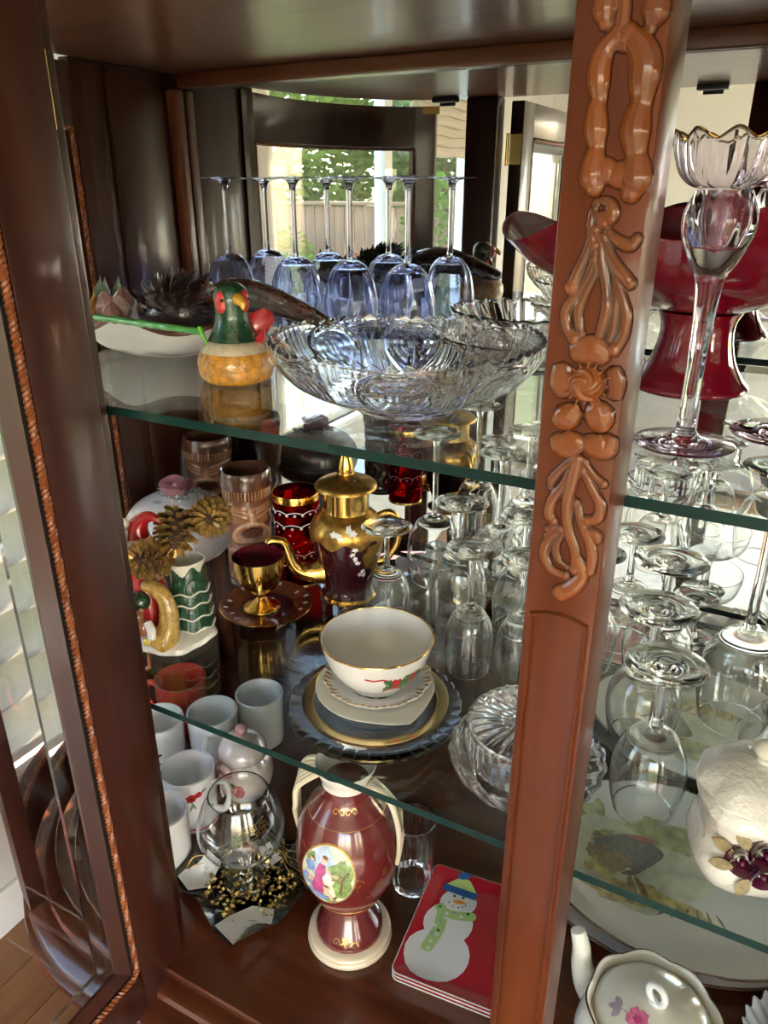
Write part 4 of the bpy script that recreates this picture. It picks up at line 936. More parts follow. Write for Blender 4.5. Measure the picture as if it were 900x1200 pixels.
print_on('lid_leaves', [([leaf(.012 + .006 * k, -.026 + .001 * k, .010, .0028, .9 - .2 * k) for k in range(4)] + [leaf(.010, -.028, .026, .002, .1)], white_p)], lambda e: (lambda s, t_: (s, t_, .2085 - max(0, (sqrt(s * s + t_ * t_) - .012)) * .50 + e + .0006)), cp)

# ---- upturned stemware between the bowl and the carved post, and right of the carved post
GA = 'clear upturned stemware'
bell = [(.005, 0), (.022, .06), (.036, .24), (.0425, .52), (.0415, .80), (.038, 1)]
slim = [(.005, 0), (.019, .08), (.031, .30), (.0345, .58), (.0335, .84), (.0315, 1)]
ball = [(.005, 0), (.024, .07), (.0385, .28), (.0435, .55), (.040, .82), (.0345, 1)]
def up(label, x, y, H_, fr, sr, bh, prof, rsc=1.0):
    return stem_glass('stem_glass', label, 'glass', (x, y, Z2), H_, fr, sr, bh, [(r * (rsc if i else 1), t) for i, (r, t) in enumerate(prof)], None, .0011, True, 40, None, GA)
up('tallest clear glass upside down between the coffee pot and the mirror', -.454, 1.028, .255, .038, .0048, .118, ball, 1.02)
up('clear glass upside down with a broad foot, behind the slender middle glass', -.362, .912, .200, .0385, .0050, .128, bell, .98)
up('clear glass upside down standing directly behind the white bowl rim at right', -.306, .818, .182, .0355, .0045, .098, slim, .94)
up('clear glass upside down half hidden by the carved post, further back', -.276, .948, .184, .0385, .0050, .105, bell)
up('clear glass upside down half hidden by the carved post, nearest the crystal box', -.240, .834, .176, .0345, .0046, .096, slim, .94)
up('tall clear glass upside down against the mirror, left of the carved post', -.352, 1.052, .232, .038, .0048, .112, ball)
up('smallest clear glass upside down right in front of the coffee pot', -.468, .888, .150, .0375, .0042, .082, slim, 1.02)
up('clear wine glass upside down nearest the white embossed jar', -.046, .668, .182, .0395, .0056, .105, ball, .88)
up('clear wine glass upside down just right of the carved post, second row', -.072, .784, .177, .0430, .0056, .104, ball, .98)
up('clear wine glass upside down right of the carved post, third row', -.079, .915, .176, .0455, .0056, .100, ball, 1.02)
up('clear glass upside down right of the carved post, fourth row by the mirror', -.135, .985, .172, .0390, .0050, .098, bell)
up('clear glass upside down behind the carved post, just past its right edge', -.168, .905, .170, .0370, .0050, .098, slim, 1.1)
up('tall clear wine glass upside down reaching the upper shelf at right', .022, .868, .330, .0420, .0062, .130, ball, 1.08)
up('clear wine glass upside down at far right behind the embossed jar', .075, .775, .19, .040, .0055, .105, ball)
stem_glass('coupe_glass', 'clear coupe glass standing upright near the mirror at right', 'glass', (-.048, 1.040, Z2), .112, .036, .0060, .052, [(.006, 0), (.026, .10), (.046, .38), (.053, .70), (.0545, 1)], None, .0011, False, 44)
stem_glass('coupe_glass', 'clear coupe glass upright beside the tall upturned glass at far right', 'glass', (.075, 1.000, Z2), .118, .036, .0060, .052, [(.006, 0), (.026, .10), (.044, .38), (.050, .70), (.0515, 1)], None, .0011, False, 44)

# ---- stack: beaded glass plate, gold-banded plate, heart plate, scalloped plate, holly bowl
bpz = Z2
bd = T('beaded_plate', 'clear glass plate with beaded scalloped edge at the bottom of the stack', 'plate', (-.372, .674, bpz))
P('plate', lathe([(0, .0015), (.055, .0002), (.060, .0012), (.078, .006), (.106, .0105), (.108, .0118), (.106, .0132), (.078, .0092), (.058, .0048), (0, .0048)], 216, lambda a, r, z, i: (r * (1 + (.022 * abs(cos(18 * a)) ** .7 - .01 if r > .09 else 0)), z + (.0012 * abs(cos(18 * a)) if r > .09 else 0))), crystal, bd, smooth=40, recalc=False)
gp = T('gold_rim_plate', 'clear glass plate with a broad gold band in the middle of the stack', 'plate', (-.372, .676, bpz + .0135))
P('plate', lathe([(0, .0005), (.052, .0), (.056, .001), (.074, .0028), (.090, .0062), (.0905, .0072), (.0895, .0084), (.074, .0050), (.055, .0034), (0, .0030)], 72), glass('smoke_glass', (.90, .90, .88), 0, 1.5), gp, smooth=40, recalc=False)
P('gold_band', lathe([(.076, .0058), (.0885, .0089), (.0912, .0082), (.0908, .0060)], 72), mat('pale_gold_band', (.66, .52, .26), .18, 1), gp)
hp = T('heart_plate', 'ivory leaf-shaped china plate with pointed tip under the scalloped plate', 'plate', (-.380, .690, bpz + .0170), R(-62 + 28))
def heart(a, r, z, i):
    q = (a % (2 * pi)) - pi; tip = max(0, 1 - abs(q) / .62); notch = max(0, 1 - abs(abs(q) - pi) / .45)
    return r * (1 + (.17 * tip ** 1.4 - .10 * notch) * min(1, r / .06)), z
P('plate', lathe([(0, .0008), (.036, .0), (.040, .0008), (.060, .0055), (.0745, .0112), (.0752, .0124), (.0738, .0130), (.058, .0078), (.038, .0036), (0, .0034)], 96, lambda a, r, z, i: heart(a + pi, r, z, i)), cer('ivory_china', (.74, .71, .62)), hp)
sp_ = T('scalloped_plate', 'small white scalloped plate with brushed gold edge directly under the holly bowl', 'plate', (-.382, .700, bpz + .0215))
def scal_(a, r, z, i): return r * (1 + (.055 * abs(sin(7 * a)) - .03) * min(1, max(0, (r - .045) / .02))), z + .002 * abs(sin(7 * a)) * min(1, max(0, (r - .045) / .02))
P('plate', lathe([(0, .0008), (.032, .0), (.036, .0008), (.052, .0055), (.0672, .0125), (.0678, .0136), (.0664, .0142), (.050, .0078), (.034, .0036), (0, .0034)], 112, scal_), white_c, sp_)
ge = []
for k in range(46):
    a = 2 * pi * k / 46; l_ = random.uniform(.006, .013)
    r1 = .0668 * (1 + .055 * abs(sin(7 * a)) - .03); ge.append(tube([(q * cos(a + .03 * (1 - j)), q * sin(a + .03 * (1 - j)), .0147 + .002 * abs(sin(7 * a)) - (r1 - q) * .42) for j, q in ((0, r1 - l_), (.5, r1 - l_ / 2), (1, r1))], [.0006, .0016, .0022], 6, True, .35, (0, 0, 1)))
P('gold_edge', join(*ge), gold_matte, sp_, 'brushed gold edge', kind='stuff')
print_on('holly_print', [([leaf(.02 * cos(k), .02 * sin(k), .022, .005, k, 1) for k in (3.4, 3.9, 4.4, 4.9, 5.4)], leaf_p)], lambda e: on_flat(.0036 + e), sp_)
hb = T('holly_bowl', 'white china bowl with gold rim and printed red and green holly, top of the stack', 'bowl', (-.384, .702, bpz + .0255), R(28))
ho = cr([(.034, 0), (.0365, .001), (.037, .006), (.0385, .0075), (.051, .018), (.062, .036), (.0685, .056), (.0705, .066)], 5); rfh = interp([p for p in ho if p[1] > .0075])
hpf = wall_prof([(0, .002), (.030, .002), (.033, .0)] + ho, .0026, .0095)
P('bowl', lathe(hpf, 72), cer('bowl_china', (.78, .75, .72)), hb); P('gold_rim', lathe([(.0702 + .0011 * cos(q), .0664 + .0011 * sin(q)) for q in [2 * pi * i / 8 for i in range(9)]], 72), gold, hb)
def holly(cx, cz, s=1): return ([leaf(cx, cz, .018 * s, .005 * s, a, 1) for a in (.3, 2.6, 3.6, 5.5)] + [leaf(cx + .012 * s, cz - .006 * s, .014 * s, .004 * s, a, 1) for a in (-.2, .9)], [oval(cx + .003 * cos(k), cz + .003 * sin(k), .0026 * s, .0026 * s, 8) for k in (0, 2.1, 4.2)] + [leaf(cx, cz, .011 * s, .0028 * s, a) for a in (1.1, 1.8, 4.4, 5.0)])
L1, B1 = holly(.030, 0); L2, B2 = holly(.052, .004, .8)
print_on('holly_print', [(L1 + L2, leaf_p), (B1 + B2 + [('band', [(-.006, .012), (.004, .010), (.014, .012), (.026, .006)], .0014), ('band', [(.014, -.012), (.022, -.008), (.034, -.008), (.048, .002), (.060, .012)], .0014)], red_p)], lambda e: on_lathe(rfh, R(-96), .036, e), hb)
print_on('inner_holly', [([leaf(0, 0, .016, .0045, a, 1) for a in (2.4, 3.4, .5)], leaf_p), ([leaf(.002, 0, .010, .003, a) for a in (0, 1.0, 2.0, 4.0, 5.2)], red_p)], lambda e: (lambda s, t_: ((rfh(.034 + t_) - .0030 - e) * cos(R(-84) + s / .06), (rfh(.034 + t_) - .0030 - e) * sin(R(-84) + s / .06), .034 + t_)), hb)

# cut crystal box: broad dish with a fan-cut lid
cx = T('crystal_box', 'cut crystal covered box with fan-cut lid, half hidden by the carved post', 'dish', (-.171, .655, Z2), .2)
cx.scale = (.93, .93, .97)
def cutside(n, amp): return lambda a, r, z, i: (r * (1 + amp * (abs((a / (2 * pi) * n) % 1 * 2 - 1) - .5)), z)
P('base', lathe(wall_prof([(0, .001)] + cr([(.060, 0), (.064, .003), (.078, .012), (.0885, .026), (.091, .036)], 5), .005, .008), 240, lambda a, r, z, i: (r * (1 + .016 * sin(20 * a + z * 260) * (1 if r > .062 else 0)), z + (.002 * abs(cos(20 * a)) if z > .034 else 0))), crystal, cx, smooth=26, recalc=False)
P('lid', lathe([(.066, .0305), (.0695, .0315), (.071, .040), (.0705, .066), (.0725, .072), (.070, .0765), (.058, .0785), (.030, .0795), (0, .0800), (0, .0745), (.056, .0735), (.0655, .070), (.0655, .040), (.066, .0305)], 240, lambda a, r, z, i: (r * (1 + .02 * (abs((a / (2 * pi) * 40) % 1 * 2 - 1) - .5) * (1 if 0 < i < 5 else 0)), z + (.0022 * abs(sin(16 * a)) * (1 if i in (6, 7) else (.5 if i in (4, 5) else 0))))), crystal, cx, smooth=22, recalc=False)

# embossed jar with dark roses
jr = T('embossed_jar', 'white embossed lidded jar with dark maroon porcelain roses', 'jar', (.052, .641, Z2), R(-26))
emb = cer('embossed_bisque', (.82, .77, .70), 0, 40, 1.0, 120, .45)
jo = cr([(.040, 0), (.046, .004), (.0535, .020), (.052, .040), (.0475, .054), (.0495, .070), (.0535, .084), (.049, .094)], 5); rfj = interp(jo)
lob = lambda a, r, z, i: (r * (1 + .05 * cos(4 * a) + .012 * noise.noise(Vector((cos(a) * 9, sin(a) * 9, z * 190)))), z)
P('body', lathe([(0, .001)] + jo + [(.040, .0955), (0, .0955)], 110, lob), emb, jr)
P('lid', lathe(cr([(.052, .0962), (.0545, .098), (.052, .102), (.042, .113), (.026, .121), (.010, .125)], 5) + [(0, .1255)], 96, lambda a, r, z, i: (r * (1 + .03 * cos(8 * a) * (1 if r > .04 else .3) + .012 * noise.noise(Vector((cos(a) * 8, sin(a) * 8, z * 200)))), z)), emb, jr)
P('knob', lathe(cr([(.008, .1245), (.007, .128), (.0105, .134), (.0105, .140), (.006, .1455), (.001, .147), (0, .147)], 4), 28), cream_c, jr)
mar = cer('maroon_rose_glaze', (.11, .004, .035), .2, 80)
def rosette(c, nrm, s):
    gs = []; n_ = Vector(nrm).normalized(); q = n_.to_track_quat('Z', 'Y')
    for k in range(9):
        rr = s * (.16 + .085 * k); g = solid_grid(lambda u, v, rr=rr: ((rr + s * .26 * u * u) * cos((v - .5) * 1.9), (rr + s * .26 * u * u) * sin((v - .5) * 1.9), s * .55 * u * (1 - .3 * (2 * v - 1) ** 2) * (1 - .05 * k)), 4, 6, s * .06)
        g = xf(g, (0, 0, 0), (0, 0, k * 2.2)); gs.append(([tuple(q @ Vector(v) + Vector(c)) for v in g[0]], g[1]))
    g = sph((0, 0, s * .25), (s * .22, s * .22, s * .36), 10, 6); gs.append(([tuple(q @ Vector(v) + Vector(c)) for v in g[0]], g[1])); return join(*gs)
def on_jar(th, z, e=.0): a = R(th); r_ = rfj(z) * (1 + .05 * cos(4 * a)) + e; return (r_ * cos(a), r_ * sin(a), z), (cos(a), sin(a), .1)
for th, z, s in ((-66, .050, .0150), (-46, .062, .0160), (-46, .040, .0130)):
    c, n_ = on_jar(th, z, .001); P('rose', rosette(c, n_, s), mar, jr, 'maroon sculpted rose')
for th, z, ang, k in ((-74, .056, 2.9, 0), (-62, .064, 2.2, 1), (-72, .044, 3.4, 2), (-58, .036, 4.4, 3)):
    c, n_ = on_jar(th, z, .0035); g = [(x, y, .0012 * sin(pi * min(1, max(0, x / .02)))) for x, y in leaf(0, 0, .022, .006, ang)]; q = Vector(n_).to_track_quat('Z', 'Y')
    n8 = len(g); V = [tuple(q @ Vector(v) + Vector(c)) for v in g] + [tuple(q @ (Vector(v) + Vector((0, 0, .0018))) + Vector(c)) for v in g]
    P('leaf', (V, [tuple(range(n8))[::-1], tuple(range(n8, 2 * n8))] + [(i, (i + 1) % n8, n8 + (i + 1) % n8, n8 + i) for i in range(n8)]), cer('olive_gold_leaf%d' % k, (.24, .17, .05), .4, 150), jr)
# ------------------------------------------------------------------ cabinet floor
Z0 = ZF + .0005
mugw = cer('mug_white', (.86, .85, .86))
def mug(label, x, y, rz, r_, h, m_body, prints=None, inner=None, handle=True, taper=.95, group='mugs on the cabinet floor', hr=.024):
    t = T('mug', label, 'mug', (x, y, Z0), R(rz), group)
    o_ = cr([(r_ * taper * .93, 0), (r_ * taper, .003), (r_ * (taper + 1) / 2, h * .5), (r_, h - .002), (r_ * .995, h)], 4); rf = interp(o_)
    P('body', lathe(wall_prof([(0, .001)] + o_, .0036, .006), 48), m_body, t)
    if inner: P('lining', lathe([(r_ - .0034, h - .0005)] + [(q - .0033, z) for q, z in reversed(o_[:-1]) if z > .008] + [(0, .0078)], 48), inner, t)
    if handle:
        P('handle', tube(cr([(rf(h * .80) - .002, 0, h * .80), (r_ + hr * .75, 0, h * .82), (r_ + hr, 0, h * .55), (r_ + hr * .6, 0, h * .28), (rf(h * .2) - .002, 0, h * .24)], 6), .0062, 12, True, .7), m_body, t)
    if prints:
        for nm, layers, th, z in prints: print_on(nm, layers, lambda e, th=th, z=z: on_lathe(rf, R(th), z, e), t)
    return t
redmug = cer('red_mug', (.62, .035, .03)); tan_in = cer('taupe_lining', (.30, .20, .17))
mug('red mug with dull brown inside at the left wall', -.918, .885, 200, .049, .098, redmug, None, tan_in)
bl_p = mat('blue_paint', (.10, .19, .34), .35, coat=.5, var=.2); bk_p = mat('dark_paint', (.03, .02, .02), .4); or_p = mat('orange_paint', (.55, .22, .05), .4)
rnd = random.Random(3)
pol = mug('white mug with dark speckles and blue lower band, cut off by the door', -.868, .772, -62, .0445, .098, mugw,
    [('speckles', [([oval(rnd.uniform(-.04, .05), rnd.uniform(-.012, .016), rnd.uniform(.0018, .0035), rnd.uniform(.0014, .0024), 8, rnd.uniform(0, 3)) for _ in range(12)], bk_p), ([oval(rnd.uniform(-.02, .03), rnd.uniform(-.008, .010), .0022, .0018, 8) for _ in range(6)], or_p)], -50, .052)])
P('blue_band', lathe([(.0428, .0035), (.0434, .0035), (.0441, .035), (.0436, .036)], 48), bl_p, pol, 'blue lower band')
mug('white mug with a faint sprig, handle to the front, beside the pink jar', -.791, .828, -62, .0455, .104, mugw, [('faint_sprig', [([leaf(0, 0, .024, .003, 1.2), leaf(.002, .006, .014, .003, .5), leaf(0, .004, .014, .003, 2.2)], mat('faint_green', (.42, .46, .30), .4, coat=.4)), ([oval(.006, .022, .004, .004, 10, 0, .2), oval(-.004, .026, .003, .003, 10)], mat('faint_gold', (.55, .45, .20), .4, coat=.4))], -110, .035)], hr=.026)
mug('white mug with dark green leaf sprig, furthest back', -.752, .915, 120, .0445, .100, mugw, [('leaf_sprig', [([leaf(0, 0, .026, .0045, .5), leaf(.004, .002, .020, .004, -.4), leaf(-.002, 0, .020, .004, 2.6), ('band', [(-.02, -.012), (-.004, 0), (.016, .014)], .0008)], mat('slate_leaf', (.16, .22, .20), .4, coat=.4))], -50, .060)])
fl_p = mat('poppy_paint', (.58, .03, .03), .35, coat=.5, var=.25, nscale=200)
mug('white mug with red poppies and red foot line beside the door', -.737, .700, 18, .0445, .098, mugw,
    [('poppies', [([leaf(0, .0, .020, .002, -1.2), leaf(.004, -.004, .018, .002, -2.0), leaf(-.010, .004, .012, .003, 3.0), leaf(.018, .012, .010, .003, .4), leaf(.03, -.02, .014, .0025, -.8)], mat('grey_stem_paint', (.25, .29, .27), .4, coat=.4)), ([oval(0, .006, .0105, .0075, 16, .2, .12, 5), oval(.013, .010, .006, .0055, 14, .2, .12, 5), oval(-.026, -.002, .006, .005, 12, 0, .15, 5)], fl_p), ([oval(.001, .006, .003, .002, 8)], bk_p)], -62, .068),
     ('foot_line', [([('band', [(-.13 + .26 * i / 24, 0) for i in range(25)], .0022)], red_p)], -60, .0075)])
mug('tall plain white mug nearest the door, mostly hidden', -.706, .607, 150, .0405, .104, mugw, None, None)
# pink lidded jar with a bow
pj = T('pink_jar', 'small white and pink lidded jar with a porcelain bow among the mugs', 'jar', (-.696, .792, Z0), R(-20))
pjw = cer('blush_china', (.78, .68, .66), .12, 40); pjo = cr([(.034, 0), (.038, .003), (.047, .022), (.050, .045), (.046, .066), (.039, .078)], 5); rfpj = interp(pjo)
P('body', lathe([(0, .001)] + pjo + [(0, .0785)], 56), pjw, pj)
P('lid', lathe(cr([(.041, .079), (.042, .082), (.040, .094), (.030, .108), (.014, .116), (.003, .118)], 4) + [(0, .118)], 56), pjw, pj)
P('knob', lathe(cr([(.004, .117), (.0085, .120), (.0105, .127), (.008, .134), (.001, .138), (0, .138)], 4), 20), pink_c, pj, 'pink knob')
gs = []
for s in (-1, 1):
    gs.append(tube(cr([(s * .002, -.046, .074), (s * .014, -.050, .086), (s * .026, -.047, .082), (s * .024, -.046, .070), (s * .012, -.049, .070), (s * .002, -.047, .073)], 5), [.003 + .0035 * sin(pi * i / 25) for i in range(26)], 10, True, .5))
    gs.append(tube(cr([(s * .002, -.046, .072), (s * .008, -.052, .058), (s * .010, -.054, .040), (s * .012, -.052, .026)], 5), [.003 + .002 * i / 15 for i in range(16)], 8, True, .4))
P('bow', join(*gs, sph((0, -.049, .074), (.005, .004, .005), 10, 8)), cer('pink_bow', (.76, .50, .50)), pj, 'pink porcelain bow')
print_on('pink_roses', [([leaf(-.03, .0, .02, .004, .6), leaf(.04, .0, .02, .004, 2.3)], leaf_p), ([oval(-.038, 0, .010, .013, 16, 0, .1, 6), oval(.040, -.002, .011, .014, 16, 0, .1, 6), oval(-.075, .004, .010, .012, 16, 0, .1, 6)], mat('rose_red_paint', (.50, .10, .13), .35, coat=.5, var=.4, nscale=150))], lambda e: on_lathe(rfpj, R(-90), .040, e), pj)
# black ruffled dish, its gold confetti, snifter
bkd = T('black_ruffled_dish', 'square black glazed dish with ruffled corners and a white printed panel', 'dish', (-.560, .630, Z0), R(70))
def ruffle_sq(u, v):
    x, y = (u - .5) * 2, (v - .5) * 2; m_ = max(abs(x), abs(y)); r_ = .088
    px, py = x * r_, y * r_; e = max(0, m_ - .45) / .55; a = atan2(y, x)
    return (px * (1 - .04 * e), py * (1 - .04 * e), .004 + .022 * e ** 1.5 + .011 * e * e * cos(6 * a + .6))
P('plate', solid_grid(ruffle_sq, 36, 36, .0042), black_c, bkd, smooth=60)
surf = lambda e: (lambda s, t_: tuple(Vector(ruffle_sq(s / .176 + .5, t_ / .176 + .5)) + Vector((0, 0, .0008 + e))))
pan = [(-.084, -.084), (-.02, -.085), (.0, -.06), (-.018, -.030), (-.055, -.024), (-.083, -.030)]
pan2 = [(-.082, .082), (-.03, .084), (-.02, .06), (-.05, .04), (-.082, .05)]
pan3 = [(.030, .01), (.06, .006), (.066, .045), (.036, .05)]
lines = [('band', [(x, y), (x + random.uniform(-.014, .014), y + random.uniform(-.012, .012))], .0006) for x, y in [(random.uniform(-.08, -.03), random.uniform(-.084, -.034)) for _ in range(16)]]
print_on('white_panels', [([pan, pan2, pan3], white_p), (lines, bk_p)], surf, bkd, 'white panels with thin dark marks')
print_on('gold_lines', [([('band', [(.082 - .006 * k + .003 * sin(j * .3 + k), -.080 + .16 * j / 60) for j in range(61)], .00045) for k in range(5)] + [('band', [(-.065 + .145 * j / 60, .082 - .006 * k + .003 * sin(j * .33 + k)) for j in range(61)], .00045) for k in range(4)], gold_matte)], surf, bkd)
cf = []; cfm = mat('gold_confetti', (.56, .40, .14), .25, .85, var=.6, nscale=300)
for k in range(330):
    a = random.uniform(0, 6.28); r_ = .068 * sqrt(random.random()); x, y = r_ * cos(a), r_ * sin(a)
    if x < -.02 and y < -.03: continue
    z = ruffle_sq(x / .176 + .5, y / .176 + .5)[2] + .002 + random.uniform(0, .006); n = 5; s = random.uniform(.0026, .0046)
    st = [((s if i % 2 == 0 else s * .45) * cos(pi * i / n), (s if i % 2 == 0 else s * .45) * sin(pi * i / n), 0) for i in range(2 * n)]
    g = (st + [(p[0], p[1], .0004) for p in st], [tuple(range(2 * n))[::-1], tuple(range(2 * n, 4 * n))] + [(i, (i + 1) % (2 * n), 2 * n + (i + 1) % (2 * n), 2 * n + i) for i in range(2 * n)])
    cf.append(xf(g, (x, y, z), (random.gauss(0, .5), random.gauss(0, .5), random.uniform(0, 6))))
o = P('star_confetti', join(*cf), cfm, None, None, 0, 'stuff', loc=(-.560, .630, Z0 + .001), rot=(0, 0, R(70))); tag(o, 'gold star confetti scattered in the black ruffled dish', 'confetti')
sn = [(.006, 0), (.032, .08), (.055, .27), (.0635, .44), (.0615, .62), (.053, .82), (.0425, 1)]
stem_glass('brandy_snifter', 'large clear brandy snifter standing in the black ruffled dish', 'glass', (-.571, .632, Z0 + .0105), .170, .033, .0065, .124, sn, None, .0012, False, 56)

# maroon vase
vs = T('maroon_vase', 'maroon porcelain vase with painted medallion, cream handles and cream foot ring', 'vase', (-.393, .636, Z0), 0)
marv = cer('maroon_glaze', (.135, .014, .014)); crm = cer('cream_glaze', (.74, .62, .44))
vo = cr([(.047, .018), (.0455, .030), (.036, .048), (.0285, .062), (.0275, .070), (.036, .082), (.0525, .104), (.0655, .140), (.0685, .170), (.0645, .205), (.053, .234), (.039, .254), (.0325, .266), (.0315, .280)], 6); rfv = interp(vo)
P('body', lathe([(0, .019)] + vo + [(.028, .280), (.027, .26), (0, .25)], 72), marv, vs)
P('foot_ring', lathe(cr([(.052, 0), (.0585, .001), (.0595, .006), (.0575, .0105), (.0580, .012), (.0560, .0165), (.0465, .0190)], 3) + [(0, .0185)], 64), crm, vs)
P('lip', lathe(cr([(.0318, .2795), (.0325, .287), (.037, .298), (.0395, .306), (.0385, .3075)], 4) + [(.035, .298), (.030, .286), (.0285, .276)], 56), cer('ivory_lip', (.78, .73, .66)), vs)
for s, nm in ((1, 'right'), (-1, 'left')):
    gs = []
    for k in range(6):
        q = (k - 2.5) / 2.5; dy = q * .011
        gs.append(tube(cr([(.034, dy * .7, .286 - .003 * abs(q)), (.052, dy * .9, .287 - .004 * k), (.068, dy, .272 - .005 * k), (.0775 - .0015 * k, dy * 1.1, .240 - .004 * k), (.078 - .001 * k, dy * .9, .205), (.0735 - .0005 * k, dy * .5, .172)], 5), [.0050 - .0020 * (i / 25) for i in range(26)], 8))
    g = join(*gs); g = g if s > 0 else ([(-x, -y, z) for x, y, z in g[0]], g[1])
    P('handle', g, crm, vs, rot=(0, 0, R(4)))
ring = lambda z: lathe([(rfv(z) + .0002, z - .0006), (rfv(z) + .0007, z), (rfv(z) + .0002, z + .0006)], 64)
P('gold_rings', join(ring(.240), ring(.076), ring(.096)), gold_matte, vs, kind='stuff')
sky_p = mat('painted_sky', (.50, .60, .74), .3, coat=.8, var=.4, nscale=70); foli = mat('painted_foliage', (.20, .30, .08), .3, coat=.8, var=.7, nscale=120); grd = mat('painted_ground', (.30, .36, .50), .3, coat=.8, var=.4, nscale=90)
robe_p = mat('painted_rose_robe', (.48, .07, .22), .3, coat=.8, var=.35, nscale=130); skin_p = mat('painted_skin', (.72, .46, .32), .3, coat=.8); hair_p = mat('painted_hair', (.20, .08, .03), .3, coat=.8); blu_p = mat('painted_blue_robe', (.22, .32, .58), .3, coat=.8, var=.4, nscale=140); ltree = mat('painted_trunk', (.14, .07, .03), .3, coat=.8)
cream_l = mat('painted_cream', (.78, .72, .52), .3, coat=.8, var=.2, nscale=80)
def clip(poly): return [(x, y) if (x / .0315) ** 2 + (y / .0405) ** 2 < .97 else (x / sqrt((x / .0315) ** 2 + (y / .0405) ** 2) * .985, y / sqrt((x / .0315) ** 2 + (y / .0405) ** 2) * .985) for x, y in poly]
tilt_ = lambda p, a=-.30: [(x * cos(a) - y * sin(a), x * sin(a) + y * cos(a)) for x, y in p]
MS = 1.16
med = [([oval(0, 0, .0338, .0428, 36)], gold_matte), ([oval(0, 0, .0318, .0408, 36)], cream_l), ([clip(oval(-.010, .016, .018, .020, 20, 0, .1, 4))], sky_p),
    ([clip(oval(.014, .018, .014, .012, 18, .6, .15, 5)), clip(oval(.021, -.002, .010, .018, 18, .2, .12, 6)), clip(oval(.012, -.030, .012, .007, 16, 0, .15, 5)), clip(oval(-.024, .014, .006, .008, 14, 0, .2, 5)), clip(oval(.024, .016, .006, .01, 14, 0, .2, 5))], foli),
    ([clip(oval(-.002, -.030, .014, .007, 18, .2, .1, 5)), clip(oval(-.020, -.018, .008, .008, 16, 0, .1, 4)), oval(-.021, .004, .0065, .008, 14, 0, .12, 4)], blu_p),
    ([('band', [(.018, -.024), (.021, -.008), (.018, .008), (.022, .020)], .0014)], ltree),
    ([[(-.012, .016), (-.004, .017), (-.001, .008), (-.003, .000), (.004, -.012), (.004, -.024), (-.006, -.027), (-.012, -.022), (-.011, -.006), (-.013, .004)]], robe_p),
    ([oval(-.008, .0225, .0032, .0040, 14), ('band', [(-.003, .014), (.005, .009), (.012, .010)], .0014), ('band', [(.004, -.018), (.012, -.020), (.016, -.029)], .0019), oval(.006, -.012, .0042, .0032, 12), oval(-.0215, .014, .0026, .003, 12), oval(-.015, -.011, .004, .0032, 12), ('band', [(-.016, -.012), (-.018, -.019)], .0016)], skin_p),
    ([oval(-.008, .0258, .0036, .0022, 12), oval(.005, -.0085, .0026, .0018, 10), oval(-.0215, .0168, .0024, .0016, 10), ('band', [(.007, .004), (.014, .006), (.015, .012), (.012, .016)], .0008)], hair_p)]
print_on('painted_medallion', [([(p[0], tilt_([(x * MS, y * MS) for x, y in p[1]]), p[2] * MS) if p[0] == 'band' else tilt_([(x * MS, y * MS) for x, y in p]) for p in L], m_) for L, m_ in med], lambda e: on_lathe(rfv, R(-84), .178, e * 1.3), vs, 'oval painted scene of a figure in a rose robe under trees')
def curl(cx, cy_, s, d=1, n=16): return ('band', [(cx + d * s * (1 - .045 * i) * cos(i * .42), cy_ + s * (1 - .045 * i) * sin(i * .42)) for i in range(n)], .0006)
scr = [curl(.052, .012, .008), curl(.066, -.012, .009, -1), curl(.036, .044, .007), ('band', [(.010, .052), (.024, .048), (.034, .036), (.044, .026), (.052, .020)], .0006), ('band', [(.050, .004), (.056, -.014), (.060, -.024), (.066, -.020)], .0006), ('band', [(-.036, .050), (-.022, .046), (-.010, .054), (.004, .050)], .0006), oval(.080, -.002, .006, .008, 12, 0, .35, 6), oval(.090, .016, .004, .007, 12, 0, .3, 5)] + [leaf(.004, .052, .010, .0016, a) for a in (.4, 1.5, 2.6, 3.6, 5.0)]
print_on('gold_scrolls', [(scr, gold_matte)], lambda e: on_lathe(rfv, R(-92), .158, e), vs)
print_on('neck_scrolls', [([curl(-.012 + .008 * k, 0, .0042, (-1) ** k) for k in range(4)], gold_matte)], lambda e: on_lathe(rfv, R(-62), .258, e), vs)
print_on('foot_scrolls', [([curl(-.014, 0, .005), curl(.012, -.004, .006, -1), curl(.0, .002, .005)] + [leaf(-.002, .0, .008, .0014, a) for a in (.6, 2.0, 3.4, 5.0)], gold_matte)], lambda e: on_lathe(rfv, R(-66), .034, e), vs)
print_on('white_buds', [([oval(.006, .053, .004, .004, 12, 0, .35, 5), oval(.0, .046, .003, .003, 10, 0, .3, 5)], white_p)], lambda e: on_lathe(rfv, R(-92), .158, e + .0002), vs)

# cut tumbler behind the vase
ct = T('cut_tumbler', 'clear cut glass tumbler standing behind the maroon vase', 'glass', (-.352, .752, Z0))
P('body', lathe(wall_prof([(0, .001)] + cr([(.026, 0), (.029, .003), (.0295, .02), (.031, .07), (.0335, .128)], 5), .0026, .012), 160, lambda a, r, z, i: (r * (1 + (.035 * sin(12 * a) * abs(sin(z * 70)) if z > .004 else 0)), z)), crystal, ct, smooth=26, recalc=False)

